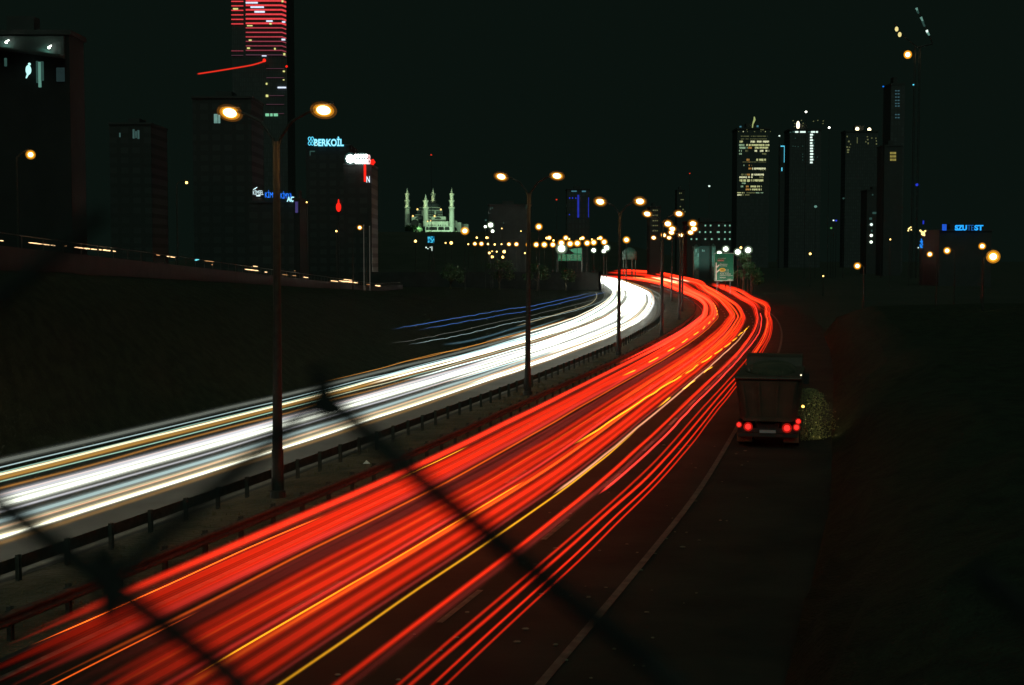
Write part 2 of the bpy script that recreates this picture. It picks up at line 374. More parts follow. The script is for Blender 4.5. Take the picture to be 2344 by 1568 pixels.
for k, (px, py) in enumerate(lamp_pos):
    i = P1.iy(py); ax = Vector((P1.N[i, 0], P1.N[i, 1], 0)); 
    t = empty('street_lamp', (px, py, .1), '%s twin-armed amber street lamp standing in the median between the carriageways' % side_txt[k].capitalize().replace('Sixth','Sixth nearest').replace('Seventh','Seventh nearest').replace('Eighth','Second farthest'), 'street lamp', 'twin street lamps along the median')
    mb = MB(); mb.cyl((0,0,0), (0,0,.35), .26, .24, 12); mb.cyl((0,0,.35), (0,0,1.6), .19, .18, 12); mb.cyl((0,0,1.6), (.06,0,11.0), .155, .09, 12)
    mb.box(-.28,.28,-.28,.28,-.05,.03)
    mb.build('pole', M_pole, t, smooth=False)
    sprd = 1.53 if k else 1.53
    for s in (-1, 1):
        mb = MB(); pts = [Vector((.06,0,10.6)), Vector((.06,0,11.1))+ax*(s*.12), Vector((.06,0,11.6))+ax*(s*.5), Vector((.06,0,11.85))+ax*(s*1.0), Vector((.06,0,11.93))+ax*(s*1.3)]
        mb.tube(pts, .045, 8); mb.build('arm', M_pole, t)
        c = t.location+Vector((.06,0,H-.1))+ax*(s*sprd)
        luminaire(t, c, ax*s, (.33, .2, .20) if k < 2 else (.42, .3, .3) if k < 4 else (.52, .4, .42), tilt=RAD(8 if s > 0 else -14))
        if k < 6:
            sl = bpy.data.lights.new('lamp_light', 'SPOT'); sl.energy = 210; sl.spot_size = RAD(150); sl.spot_blend = .6; sl.color = (1.0, .52, .16); sl.shadow_soft_size = .15
            so_ = bpy.data.objects.new('lamp_light', sl); COL.objects.link(so_); so_.parent = t; so_.location = Vector((.06,0,H-.48))+ax*(s*sprd)
def far_lamp(x, y, d, size, kind, label, group, arm=0.0, ybase=None, zb=0.0):
    c = W(x, y, d); r = size*1.22/2/F*d
    t = empty('street_lamp', (c.x+arm, d, zb), label, 'street lamp', group)
    mb = MB(); hp = c.z-zb
    mb.cyl((0,0,0), (0,0,hp-.6*abs(arm)*.3), .11, .06, 8)
    if abs(arm) > .1: mb.tube([(0,0,hp-.2*abs(arm)), (-arm*.25,0,hp+.05), (-arm*.85,0,hp+.1+r)], .05, 6)
    mb.build('pole', M_pole, t)
    mc, mg = {'a': (M_core, M_halo), 'w': (M_corew, M_halow), 'y': (M_corey, None)}[kind]
    mb = MB(); mb.ball((-arm, 0, hp), r*(.55 if mg else .7), r*.5, r*(.5 if mg else .7), 12, 8); mb.build('bulb', mc, t, smooth=True)
    if mg: mb = MB(); mb.ball((-arm, 0, hp), r*.82, r*.82, r*.78, 12, 8); mb.build('glow_shell', mg, t, smooth=True); mb = MB(); mb.ball((-arm, 0, hp), r*1.1, r*1.1, r*1.05, 12, 8); mb.build('glow_shell', M_halo1 if kind == 'a' else M_halow1, t, smooth=True)  # added shells that imitate the halo of a distant lamp
    return t
G_A = 'lamps of the near row along the horizon'
for x, y, s, k in [(1087,558,8,'a'),(1102,558,9,'a'),(1165,559,8,'a'),(1182,559,9,'a'),(1209,560,9,'a'),(1227.5,560,11,'a'),(1246,560,12,'a'),(1265.5,560,11,'a'),(1285,556,13,'a'),(1305,558,13,'a'),(1321.5,557,13,'a'),(1344,556.5,12,'a'),(1359,555,12,'a'),(1383,554,12,'a')]:
    far_lamp(x, y, 480, s, k, 'round amber street lamp in the straight lower row along the horizon', G_A)
G_B = 'lamps of the upper row along the horizon'
for x, y, s, k in [(1091.5,544,5,'y'),(1114,544,6,'y'),(1120,544,7,'y'),(1147,544,4,'y'),(1152.5,544,7,'y'),(1179,544,5,'y'),(1185,544,8,'y'),(1251.5,545,6,'y'),(1257.5,544.5,9,'a'),(1295,544.5,10,'a'),(1303,547,4,'y'),(1329,546.5,6,'y'),(1334,545,8,'a'),(1355,548,4,'y'),(1369,546,5,'y'),(1374.6,545,9,'a'),(1267,550.5,5,'y'),(1129,551.6,4,'y')]:
    far_lamp(x, y, 700, s, k, 'small amber street lamp in the broken upper row along the horizon', G_B)
G_C = 'lamps scattered below the horizon rows'
for x, y, s, k in [(1120,579,6,'y'),(1127,588,7,'y'),(1127,575,4,'y'),(1137,576,4,'y'),(1154,576,8,'y'),(1151,588.5,7,'y'),(1201.5,579.4,4,'y'),(1117,558.5,5,'y'),(1132.5,559.5,5,'y'),(1148,559,4,'y'),(1072,559,4,'y'),(1192.5,529,3,'y'),(1148.5,523,3,'y')]:
    far_lamp(x, y, 420, s, k, 'tiny amber street lamp scattered around the lamp rows left of centre', G_C)
singles = [
 (951,552,400,7,'y','lone amber street lamp far below the left side of the mosque',0),
 (1033,556,400,8,'y','lone amber street lamp below the right end of the mosque',0),
 (1020,556,420,4,'y','dim tiny amber lamp just left of the lone lamp below the mosque',0),
 (1064,528.5,300,15,'a','bright orange street lamp at the lower right corner of the mosque',0),
 (1123,515,320,13,'w','bright warm white lamp high between the mosque and the second median lamp',0),
 (1127.6,529,320,8,'w','small white lamp directly below the bright warm white lamp',0),
 (1111,519,330,7,'w','small greenish white lamp left of the bright warm white lamp',0),
 (1233.5,519,280,13,'a','amber street lamp alone right of the second median pole',0),
 (1285.5,569,400,21,'w','very bright white lamp over the left green road sign',0),
 (1359,573,400,11,'w','white lamp right of the left green road sign',0),
 (1382,575,400,10,'w','lower of two close white lamps above the far end of the road',0),
 (1388.5,567.5,405,14,'w','upper and brighter of two close white lamps above the far road',0),
 (1434,549,312,13,'a','amber street lamp alone above the far end of the red light streaks',0),
 (1661.3,570,335,14,'w','white lamp directly above the tall green direction sign',0),
 (1646.6,579.5,330,12,'w','white lamp at the top left corner of the tall green direction sign',0),
 (1689,576.8,325,15,'w','white lamp just right of the tall green direction sign',0),
 (1712.6,572.7,325,16,'w','rightmost white lamp beside the lit tree near the green sign',0),
 (1696,567,360,6,'y','small amber lamp between the two right white lamps by the sign',0),
 (70,354,100,17,'a','amber street lamp alone at the far left with its pole to the left',-1.0),
 (427,418,150,7,'y','small amber street lamp with a curved pole on the left bank',-1.05),
 (823.5,521,200,9,'a','amber street lamp left of the pale flagpoles',-1.0),
 (1962.7,608.7,160,13,'a','orange street lamp low right of the skyline with its pole to the right',.75),
 (1854.7,581,400,6,'y','tiny orange lamp below the tower with the bright vertical line',0),
 (1884.5,632,300,4,'y','tiniest orange lamp low on the dark right slope',0),
 (2038,548,400,4,'y','tiny amber lamp right of the building with the column of lights',0),
 (2248.4,563.6,200,13,'a','orange street lamp directly below the last letters of the blue sign',0),
 (2273.5,587.4,120,24,'a','large bright orange street lamp nearest the right edge',-.8),
 (2168,573.7,180,13,'a','orange street lamp with a tall pole right of it beneath the blue sign',1.0),
 (2128.5,582,200,11,'a','orange street lamp left of the one with the tall pole',1.0),
 (770,529,210,5,'y','tiny amber lamp under the red light on the left',0),
 (702,463,260,4,'y','tiny orange lamp right of the cyan letters',0)]
for x, y, d, s, k, lab, arm in singles: far_lamp(x, y, d, s, k, lab, None, arm)

# ------------------------------------------------------------------ light of the traffic
PEACH=(1.0,.42,.22); RED=(1.0,.027,.006); PINK=(1.0,.045,.03); DRED=(.30,.025,.02); ORG=(1.0,.13,.01); YEL=(1.0,.44,.015); AMBR=(1.0,.42,.08)
WHT=(.95,1.0,.84); COOL=(.66,.92,.92); LAV=(.85,.86,.92); MINT=(.45,.80,.62); CREAM=(1.0,.86,.52); OCH=(.55,.27,.05); GREY=(.30,.33,.28); BLUE=(.10,.27,.75)
class Streaks:
    def __init__(s): s.V=[]; s.Fc=[]; s.C=[]
    def add(s, P, r, col, k, layers=((1.0,.14),(.72,.5),(.42,1.6)), fade=6, n=6, dash=None):
        """P: (m,3) array; r: radius per point"""
        m = len(P)
        if m < 3: return
        T = np.gradient(P, axis=0); T /= np.linalg.norm(T, axis=1)[:, None]+1e-9
        S = np.cross(T, np.array([0, 0, 1.0])); S /= np.linalg.norm(S, axis=1)[:, None]+1e-9; U = np.cross(S, T)
        ii = np.arange(m); f = np.minimum(1, np.minimum(ii, m-1-ii)/max(1, fade))
        amp = k*f
        if dash is not None: amp = amp*dash[:m]
        taper = np.clip(np.minimum(ii, m-1-ii)/2.0, .15, 1)
        for (q, g) in layers:
            base = sum(len(v) for v in s.V); a = np.linspace(0, 2*np.pi, n, endpoint=False)
            rr = (r*q*taper)[:, None, None]
            ring = P[:, None, :] + rr*(np.cos(a)[None, :, None]*S[:, None, :] + np.sin(a)[None, :, None]*U[:, None, :])
            s.V.append(ring.reshape(-1, 3))
            cc = np.ones((m, n, 4)); cc[..., :3] = np.array(col)[None, None, :]*(amp*g)[:, None, None]; s.C.append(cc.reshape(-1, 4))
            i = np.arange(m-1)[:, None]; j = np.arange(n)[None, :]; j2 = (j+1) % n
            s.Fc.append(np.stack([base+i*n+j, base+i*n+j2, base+(i+1)*n+j2, base+(i+1)*n+j], -1).reshape(-1, 4))
    def build(s, name, m, loc=None):
        V = np.concatenate(s.V); Fc = np.concatenate(s.Fc); C = np.concatenate(s.C)
        loc = V[0] if loc is None else loc; V = V-np.array(loc)
        me = bpy.data.meshes.new(name); me.vertices.add(len(V)); me.vertices.foreach_set('co', V.ravel())
        me.loops.add(Fc.size); me.loops.foreach_set('vertex_index', Fc.ravel().astype(np.int32))
        me.polygons.add(len(Fc)); me.polygons.foreach_set('loop_start', (np.arange(len(Fc))*4).astype(np.int32))
        me.update(calc_edges=True); me.validate()
        at = me.attributes.new('glow', 'FLOAT_COLOR', 'POINT'); at.data.foreach_set('color', C.ravel())
        me.materials.append(m); o = bpy.data.objects.new(name, me); COL.objects.link(o); o.location = loc; return o
M_str = glow('streak_light', sampled=True, k=1.0)
# guide lines of the red carriageway
st = [-20, 0, 20, 27, 38, 50, 70, 100, 131, 160]
def offp(o, y): i = P2.iy(y); p = P2.P[i]+P2.N[i]*o; return (p[0], p[1], 0)
g1 = [offp(1, y) for y in st+[178, 217, 259, 320]]+[(40.2,385,0),(42,445,0),(40,505,0),(30,575,0)]
g5m = [offp(5, y) for y in st+[178]]+[(32.6,217,0),(37.6,259,0),(44.0,320,0),(55,415,0),(63,530,0),(76,760,0),(72,960,0)]
g5r = [offp(5, y) for y in st+[178]]+[(32.6,217,0),(37.2,259,0),(43.5,320,0),(50.5,385,0),(54,430,0),(57,470,0),(60,510,0)]
g9 = [offp(9.5, y) for y in st+[178]]+[(38.6,213,0),(43.6,257,0),(51,316,0),(58.5,400,0),(62,440,0),(65,480,0),(68,520,0)]
Gd = [spline(g, 60, 4) for g in (g1, g5m, g5r, g9)]
def rpos(o, y0, y1, ramp, spacing=1.5):
    A, B, oa, ob = (Gd[0], Gd[1], 1, 5) if not ramp else (Gd[2], Gd[3], 5, 9.5)
    t = (o-oa)/(ob-oa); C = A*(1-t)+B*t; d = np.r_[0, np.cumsum(np.hypot(*np.diff(C[:, :2], axis=0).T))]
    s0 = np.interp(y0, C[:, 1], d); s1 = np.interp(y1, C[:, 1], d)
    s = [s0]
    while s[-1] < s1: s.append(s[-1]+spacing*(1+max(0, s[-1]-120)/120))
    s = np.array(s); return np.c_[np.interp(s, d, C[:, 0]), np.interp(s, d, C[:, 1]), np.zeros(len(s))]
def wpos(o, y0, y1, spacing=1.5):
    C = P1.off(-o); a = P1.iy(y0); b = min(END1-2, P1.iy(y1) if y1 < 440 else END1-2-max(0, int(620-y1)))
    s = [float(a)]
    while s[-1] < b: s.append(s[-1]+spacing*(1+max(0, s[-1]-150)/150))
    s = np.array(s); k = np.arange(len(C)); return np.c_[np.interp(s, k, C[:, 0]), np.interp(s, k, C[:, 1]), np.zeros(len(s))]
def nz(m, amp, wl, seed):
    rs = np.random.RandomState(seed); k = max(4, int(m/wl)+4); p = rs.uniform(-1, 1, k)
    x = np.linspace(0, k-1.01, m); i = x.astype(int); t = x-i; t = t*t*(3-2*t); return amp*(p[i]*(1-t)+p[np.minimum(i+1, k-1)]*t)
SEED = [0]
def put(S, P, z, r, col, k, wob=.012, wl=4, grow=300., near=None, **kw):
    SEED[0] += 1; sd = SEED[0]; m = len(P); P = P.copy()
    P[:, 2] = z+nz(m, wob*1.5, wl, sd); P[:, 0] += nz(m, wob*1.5, wl, sd+500)+nz(m, .06, 40, sd+900)
    dist = np.hypot(P[:, 0], P[:, 1]); rr = r*(1+dist/grow); var = 1+nz(m, .18, 10, sd+1300)
    kk = kw.pop('dash', None); kk = var if kk is None else kk*var
    if near: kk = kk*np.clip((dist/near)**1.3, .3, 1)
    S.add(P, rr, col, k, dash=kk, **kw)
def on(S, name, label, cat='light streak', group=None, kind=None):
    return tag(S.build(name, M_str), label, cat, group, kind)

# -- white carriageway, streaks one can tell apart close by (offset left of the guardrail)
K = .21
wh = [
 ('wide cream headlight streak nearest the median guardrail', [(2.2,.68,.105,CREAM,1.1),(2.2,.62,.05,WHT,2.5),(1.9,.6,.08,OCH,.4)], 24),
 ('pale blue headlight streak in the lane beside the median', [(3.35,.66,.10,COOL,.75),(3.0,.6,.09,CREAM,.7),(3.2,.55,.03,ORG,.5)], 24),
 ('widest white headlight streak in the middle lane', [(5.0,.62,.13,WHT,2.6),(4.75,.5,.05,LAV,.8),(5.3,.85,.04,AMBR,.35)], 24),
 ('lavender white headlight streak with an orange upper edge', [(5.75,.68,.13,LAV,1.0),(5.6,.6,.06,WHT,1.6),(6.15,.8,.055,AMBR,.4)], 24),
 ('thin mint green streak under the ochre streak', [(7.0,.75,.028,MINT,1.0)], 24),
 ('broad ochre streak in the outer white lane', [(7.35,.8,.10,OCH,.9)], 24),
 ('thin bright cream streak above the ochre streak', [(7.85,.8,.05,CREAM,2.2),(8.1,.8,.03,MINT,.8)], 24),
 ('thin wavy teal streak ending left of the first lamp pole', [(8.6,.8,.028,COOL,.9)], 24),
 ('broad grey streak along the outer edge of the white lanes', [(9.1,.9,.12,GREY,.55)], 24)]
for lab, ts, y0 in wh:
    S = Streaks()
    for (o_, z, r, c, k) in ts: put(S, wpos(o_, y0, 300), z, r*.9, c, k*K*.85, wob=.02 if r < .06 else .01, grow=300, layers=((1.4,.06),(1.05,.2),(.75,.5),(.42,1.4)))
    on(S, 'headlight_streak', lab, group='headlight streaks on the left carriageway')
S = Streaks(); rs = random.Random(3)
lanes = [2.0, 3.3, 4.9, 6.0, 7.6, 8.9]
for q in range(56):
    o_ = rs.choice(lanes)+rs.uniform(-.45, .45); y0 = rs.choice([76, 88, 98, 108, 118, 130, 145, 160, 175]); y1 = 620 if rs.random() < .8 else rs.uniform(150, 260)
    c = rs.choice([WHT, WHT, WHT, CREAM, COOL, LAV]); put(S, wpos(o_, y0, y1), rs.uniform(.55, .95), rs.uniform(.035, .07), c, rs.uniform(.12, .45), grow=300)
for q in range(14):
    o_ = rs.choice(lanes)+rs.uniform(-.5, .5); put(S, wpos(o_, rs.uniform(60, 120), 620), rs.uniform(.9, 1.3), .03, AMBR, .10, wob=.04, grow=300)
for q in range(10): put(S, wpos(rs.uniform(1.5, 9.3), rs.uniform(150, 200), 620), rs.uniform(.6, 1.1), .18, WHT, .3, grow=300)
for q in range(8): put(S, wpos(rs.uniform(2.5, 9), 250, 620), rs.uniform(.9, 2.4), .18, WHT, .3, grow=300)
on(S, 'headlight_streaks', 'dense merged mass of white headlight streaks round the bend', 'light streaks', kind='stuff')
# thin high lines left of the white road
for k, (a, b, z, c, r, kk, lab) in enumerate([
   (86, 330, 3.25, BLUE, .035, 1.0, 'uppermost thin blue line left of the white carriageway'),
   (84, 320, 3.05, BLUE, .035, .9, 'second thin blue line below the uppermost one'),
   (76, 300, 2.15, GREY, .022, .8, 'thin dim grey line beneath the two blue lines'),
   (75, 290, 2.0, COOL, .025, .9, 'thin pale teal line lowest of the four thin lines')]):
    S = Streaks(); tgt = [[(893.5,753.7),(1047.5,728),(1160,708),(1224.6,698.7),(1357,669.4)],[(955,755),(1100,730),(1160,718.7),(1224.6,708),(1357,675.5),(1388,668.5)],[(889,787.5),(1000,768),(1160,732.5),(1224.6,720),(1330,694),(1375,682)],[(932.5,789),(1050,768),(1160,742),(1224.6,730),(1299,715.6),(1360,697),(1395,680)]][k]
    C = spline([tuple(G(x, y, z)) for x, y in tgt], 60, 2); 
    S.add(C+np.c_[np.zeros(len(C)), np.zeros(len(C)), nz(len(C), .03, 6, 40+k)], np.full(len(C), r*.7)*(1+C[:, 1]/400), c, kk*.16, fade=20)
    on(S, 'light_streak', lab, group='thin lines left of the white carriageway')
S = Streaks(); C = spline([tuple(G(x, y, .6)) for x, y in [(1180,747),(1250,727),(1300,712),(1326,705),(1352,695),(1363,685),(1366,677),(1364,669)]], 40, 2)
S.add(C, .05*(1+C[:, 1]/300), CREAM, .09, fade=14); on(S, 'light_streak', 'cream coloured hooked line at the inside of the far bend')
for (x0, x1, y0, y1, lab) in [(1025,1050,754,749,'faint red smudge of light left of the second median pole'),(1106,1132,738,734,'second faint red smudge nearer to the second median pole')]:
    S = Streaks(); C = spline([tuple(G(x0, y0, .7)), tuple(G((x0+x1)/2, (y0+y1)/2-1, .7)), tuple(G(x1, y1, .7))], 12, 1)
    S.add(C, np.full(len(C), .14), RED, .02, fade=9); on(S, 'light_streak', lab)
for (pl, c, k, lab) in [([(1010,789),(1060,783),(1120,769),(1175,752),(1230,738)], (.12,.25,.32), .35, 'broad dim blue grey streak between the thin lines and the white lanes'),([(1110,782),(1160,768),(1230,748),(1300,725)], (.3,.5,.5), .3, 'dim teal streak along the upper edge of the white lanes')]:
    S = Streaks(); C = spline([tuple(G(x, y, .7)) for x, y in pl], 20, 2); S.add(C, np.full(len(C), .14), c, k*.2, fade=16); on(S, 'light_streak', lab)

# -- red carriageway (offset right of the second guardrail)
KR = .185
rd = [
 ('narrow red tail light streak nearest the guardrail', [(1.35,.78,.075,RED,1.6),(1.55,.95,.06,RED,.8),(1.2,.7,.10,DRED,.4)], 24.5, 560, 0),
 ('broad red tail light streak with an orange lower edge', [(2.35,.92,.12,RED,1.1),(2.6,.82,.13,RED,1.3),(2.85,.74,.09,PINK,.9),(3.05,.66,.03,ORG,1.2)], 22, 560, 0),
 ('dim maroon streak between the second and third red streaks', [(4.05,.95,.12,DRED,.55),(3.85,1.0,.05,DRED,.5)], 21, 110, 0),
 ('broadest striated red streak in the middle lane', [(4.45,1.0,.07,RED,.8),(4.6,.86,.10,RED,1.3),(4.8,.72,.11,RED,1.2),(4.95,.6,.05,PINK,1.2),(4.7,.93,.015,YEL,.2)], 20, 560, 0),
 ('orange red streak with a golden core', [(5.45,.80,.06,RED,.9),(5.5,.72,.045,ORG,1.1)], 19, 330, 1),
 ('solid red streak right of the golden one', [(5.85,.95,.06,RED,.8),(6.05,.82,.11,RED,1.3),(6.25,.68,.08,RED,1.2),(6.4,.6,.04,DRED,1.0)], 18, 400, 1),
 ('single thin yellow streak on the dark gap right of the red bands', [(6.95,.78,.026,YEL,1.5)], 16, 58, 1),
 ('narrow red streak right of the thin yellow streak', [(7.75,.74,.05,RED,1.8),(7.95,.7,.07,DRED,.7)], 18, 400, 1),
 ('thin red streak left of the outer pair', [(8.75,.76,.032,RED,1.0)], 16, 300, 1),
 ('pair of thin red streaks at the outer edge of traffic', [(9.1,.84,.035,RED,1.6),(9.28,.76,.026,RED,1.5),(9.42,.7,.024,RED,1.1)], 16, 400, 1)]
for lab, ts, y0, y1, rp in rd:
    S = Streaks()
    for (o_, z, r, c, k) in ts: put(S, rpos(o_, y0, y1, rp), z, r*.92, c, k*KR, wob=.012, grow=260, near=36, layers=((1.45,.16),(1.1,.35),(.8,.55),(.46,.95)))
    on(S, 'tail_light_streak', lab, group='tail light streaks on the right carriageway')
one = [
 ('wavy peach coloured streak that starts in mid road', (6.95, 40, 135, 1, .85, .05, PEACH, .8, .009)),
 ('pink streak that starts right of the peach coloured one', (8.3, 40, 180, 1, .85, .05, PINK, 1.4, .008)),
 ('short orange line beside the second red streak near the fence wire', (2.0, 42, 50, 0, .95, .014, YEL, 1.4, .004)),
 ('long orange line beside the second red streak at lower left', (2.05, 24, 36.5, 0, .9, .016, ORG, 2.0, .004)),
 ('thin dull orange line at the lower left corner', (3.3, 17, 27, 0, .7, .018, ORG, .8, .004)),
 ('golden streak inside the solid red streak', (5.7, 22, 42, 1, .95, .024, YEL, .9, .006))]
for lab, (o_, a, b, rp, z, r, c, k, wb) in one:
    S = Streaks(); put(S, rpos(o_, a, b, rp, .6), z, r, c, k*.3, wob=wb, wl=5, fade=3)
    on(S, 'light_streak', lab)
def dashed(o0, o1, y0, y1, rp, z, r, period, duty, solid_until, lab):
    P = rpos((o0+o1)/2, y0, y1, rp, .7); m = len(P); t = np.linspace(0, 1, m); P[:, 0] += (o0-(o0+o1)/2)*(1-t)+(o1-(o0+o1)/2)*t
    ph = (P[:, 1]-y0)/period % 1; d = np.where((ph < duty) | (P[:, 1] < solid_until), 1.0, 0.02)
    S = Streaks(); put(S, P, z, r, YEL, .45, wob=.02, dash=d, grow=400); on(S, 'light_streak', lab)
dashed(5.7, 7.2, 49, 140, 1, 1.1, .045, 8, .72, 74, 'long yellow indicator streak that breaks into dashes up the right lanes')
dashed(3.2, 2.9, 78, 215, 0, 1.1, .045, 11, .45, 0, 'dashed yellow indicator streak in the lane nearest the median')
dashed(7.0, 7.3, 62, 90, 1, 1.0, .04, 10, .5, 0, 'two short yellow dashes right of the long yellow streak')
S = Streaks(); rs = random.Random(11)
for q in range(46):
    o_ = rs.choice([1.35, 1.6, 2.35, 2.7])+rs.uniform(-.14, .14); y0 = rs.choice([74, 88, 96, 105, 118, 135, 160]); put(S, rpos(o_, y0, 560, 0), rs.uniform(.6, 1.1), rs.uniform(.04, .08), rs.choice([RED, RED, PINK]), rs.uniform(.06, .2), grow=260)
for q in range(34):
    o_ = rs.choice([1.2, 2.2, 3.2, 4.2, 4.9])+rs.uniform(-.25, .25); put(S, rpos(o_, rs.uniform(150, 300), 930 if o_ > 3 else 560, 0), rs.uniform(.7, 1.6), .12, RED, .10, grow=240)
for q in range(5): put(S, rpos(rs.uniform(1.5, 4.5), rs.uniform(330, 430), 560, 0), 1.0, .11, rs.choice([CREAM, AMBR]), .3, grow=300)
on(S, 'tail_light_streaks', 'merged red tail light streaks running on past the bend to the far left', 'light streaks', kind='stuff')
S = Streaks()
for q in range(30):
    o_ = rs.choice([5.1, 5.45, 5.9, 6.25, 7.65, 7.9, 9.0, 9.3])+rs.uniform(-.11, .11); y0 = rs.choice([54, 62, 72, 82, 92, 105, 120, 140, 170]); y1 = rs.choice([120, 135, 160, 400, 400, 405]); put(S, rpos(o_, y0, y1, 1), rs.uniform(.6, 1.1), rs.uniform(.035, .07), rs.choice([RED, RED, RED, RED, PINK, RED, ORG, DRED]), rs.uniform(.05, .19), grow=250)
for q in range(22): put(S, rpos(rs.choice([5.3,6,7.6,8,9.2])+rs.uniform(-.3,.3), rs.uniform(165, 230), rs.uniform(340, 410), 1), rs.uniform(.7, 1.2), .12, RED, .08, grow=300)
on(S, 'tail_light_streaks', 'merged red tail light streaks fanning onto the outer ramp below the green sign', 'light streaks', kind='stuff')
# the line by the tower
S = Streaks(); C = spline([tuple(W(x, y, 300)) for x, y in [(450,169.5),(490,163.5),(530,157),(560,152),(580,148),(600,142),(608,138)]], 20, 1)
S.add(C, np.full(len(C), .24), (1.0,.03,.012), .22, fade=3); on(S, 'light_streak', 'single rising red line in the dark sky beside the tower')

# ------------------------------------------------------------------ left retaining wall that hides the far road, and trees on it
rw = MB(); y0, y1 = P1.iy(352), P1.iy(438)
s = strip(P1, [(-11.3,-.1),(-11.3,4.6),(-11.9,4.6),(-11.9,-.1)], y0, y1, 3, closed=True); rw.add(s.v, s.f)
p = P1.P[y0]+P1.N[y0]*(-11.9)
rw.hexa([(p[0]-60,p[1]+6,-.1),(p[0],p[1],-.1),(p[0],p[1]+.5,-.1),(p[0]-60,p[1]+6.5,-.1)], [(p[0]-60,p[1]+6,4.6),(p[0],p[1],4.6),(p[0],p[1]+.5,4.6),(p[0]-60,p[1]+6.5,4.6)])
tag(rw.build('retaining_wall', mat('darkened_concrete', (.03,.03,.028), (.02,.02,.018), .6, .9), loc=(p[0], p[1], 0)), 'dark retaining wall at the inside of the far bend cutting off the road', 'wall')  # concrete colour lowered to keep this wall in darkness

def foliage_mat(name, c1, c2): return mat(name, c1, c2, 1.5, 0.8, bump=0)
M_leaf = foliage_mat('leaves_dark', (.05, .09, .035), (.03, .055, .02))
M_leaf2 = foliage_mat('leaves_fresh', (.07, .14, .05), (.03, .08, .03))
M_bark = mat('bark', (.10, .075, .05), (.05, .04, .03), 8, .9)
def tree(loc, h, r, n, m, label, group=None, seed=1, name='tree', leaf=.28):
    rs = random.Random(seed); t = empty(name, loc, label, 'tree', group)
    mb = MB(); mb.tube([(0,0,0), (.05*h*.2,0,h*.25), (0,.1,h*.5), (.1,0,h*.8)], [h*.035, h*.027, h*.018, h*.006], 8)
    cl = []
    for q in range(9):
        a = rs.uniform(0, 6.28); rr = r*rs.uniform(.35, .8); zz = h*rs.uniform(.45, .92); c = Vector((rr*math.cos(a), rr*math.sin(a), zz)); cl.append((c, r*rs.uniform(.3, .5)))
        mb.tube([(0, 0, h*rs.uniform(.25, .5)), c*.6+Vector((0,0,zz*.3)), c], [h*.014, h*.008, h*.003], 6)
    mb.build('trunk', M_bark, t)
    cl.append((Vector((0, 0, h*.88)), r*.5)); lv = MB()
    for q in range(n):
        c, cr = rs.choice(cl); d = Vector((rs.gauss(0, 1), rs.gauss(0, 1), rs.gauss(0, 1))).normalized()*cr*rs.random()**.4; d.z *= .75
        p = c+d; u = Vector((rs.gauss(0, 1), rs.gauss(0, 1), rs.gauss(0, 1))).normalized(); v = u.orthogonal().normalized(); sz = leaf*rs.uniform(.6, 1.4)
        lv.add([p-u*sz, p+v*sz*.5, p+u*sz, p-v*sz*.5], [(0, 1, 2, 3)])
    lv.build('crown', m, t); return t
for k, (x, y, h, r) in enumerate([(6,338,6.5,3),(-3,330,7.5,3.5),(-14,322,6.5,3.2),(13,345,5.5,2.3)]):
    tree((x, y, 0), h, r, 700, M_leaf, 'dark tree behind the retaining wall at the inside of the bend', 'trees behind the retaining wall', k)
pt = W(1702, 600, 330)
tree((pt.x, 330, 0), 9.0, 3.2, 1600, M_leaf2, 'green lit tree beside the white lamps right of the tall green sign', None, 21)
pt = W(1722, 612, 318)
tree((pt.x, 318, 0), 6.5, 2.6, 1100, M_leaf2, 'smaller dim green tree at the right of the lit one', None, 22)

# ------------------------------------------------------------------ text
def text(s, x0, x1, yb, yt, d, m, parent, name='lettering', bold=.02, depth=.1, italic=0):
    cu = bpy.data.curves.new(name, 'FONT'); cu.body = s; cu.size = 1; cu.extrude = .03; cu.offset = bold; cu.shear = italic
    ob = bpy.data.objects.new('tmp', cu); COL.objects.link(ob); dg = bpy.context.evaluated_depsgraph_get(); me = bpy.data.meshes.new_from_object(ob.evaluated_get(dg)); bpy.data.objects.remove(ob)
    co = np.empty(len(me.vertices)*3); me.vertices.foreach_get('co', co); co = co.reshape(-1, 3)
    lo = co.min(0); hi = co.max(0); a = W(x0, yb, d); b = W(x1, yt, d)
    X = a.x+(co[:, 0]-lo[0])/(hi[0]-lo[0])*(b.x-a.x); Z = a.z+(co[:, 1]-lo[1])/(hi[1]-lo[1])*(b.z-a.z); Y = d-depth-(co[:, 2]-lo[2])/(hi[2]-lo[2]+1e-9)*depth
    if parent is not None: X -= parent.location.x; Y -= parent.location.y; Z -= parent.location.z
    me.vertices.foreach_set('co', np.c_[X, Y, Z].ravel()); me.materials.clear(); me.materials.append(m); me.update()
    o = bpy.data.objects.new(name, me); COL.objects.link(o); o.parent = parent; return o
def rect(mb, x0, x1, y0, y1, d, dep=.15, par=None):
    a = W(x0, y1, d); b = W(x1, y0, d); l = par.location if par is not None else Vector((0, 0, 0))
    mb.box(a.x-l.x, b.x-l.x, d-dep-l.y, d-.02-l.y, a.z-l.z, b.z-l.z)
def win(par, items, m, d, name='window', dep=.15):
    for it in items:
        mb = MB(); rect(mb, it[0], it[1], it[2], it[3], d, dep, par); mb.build(name, m, par)
def wins(par, items, m, d, name='window_row', dep=.15):
    if len(items) < 8: return win(par, items, m, d, 'window' if name == 'window_row' else name, dep)
    mb = MB()
    for it in items: rect(mb, it[0], it[1], it[2], it[3], d, dep, par)
    return mb.build(name, m, par)
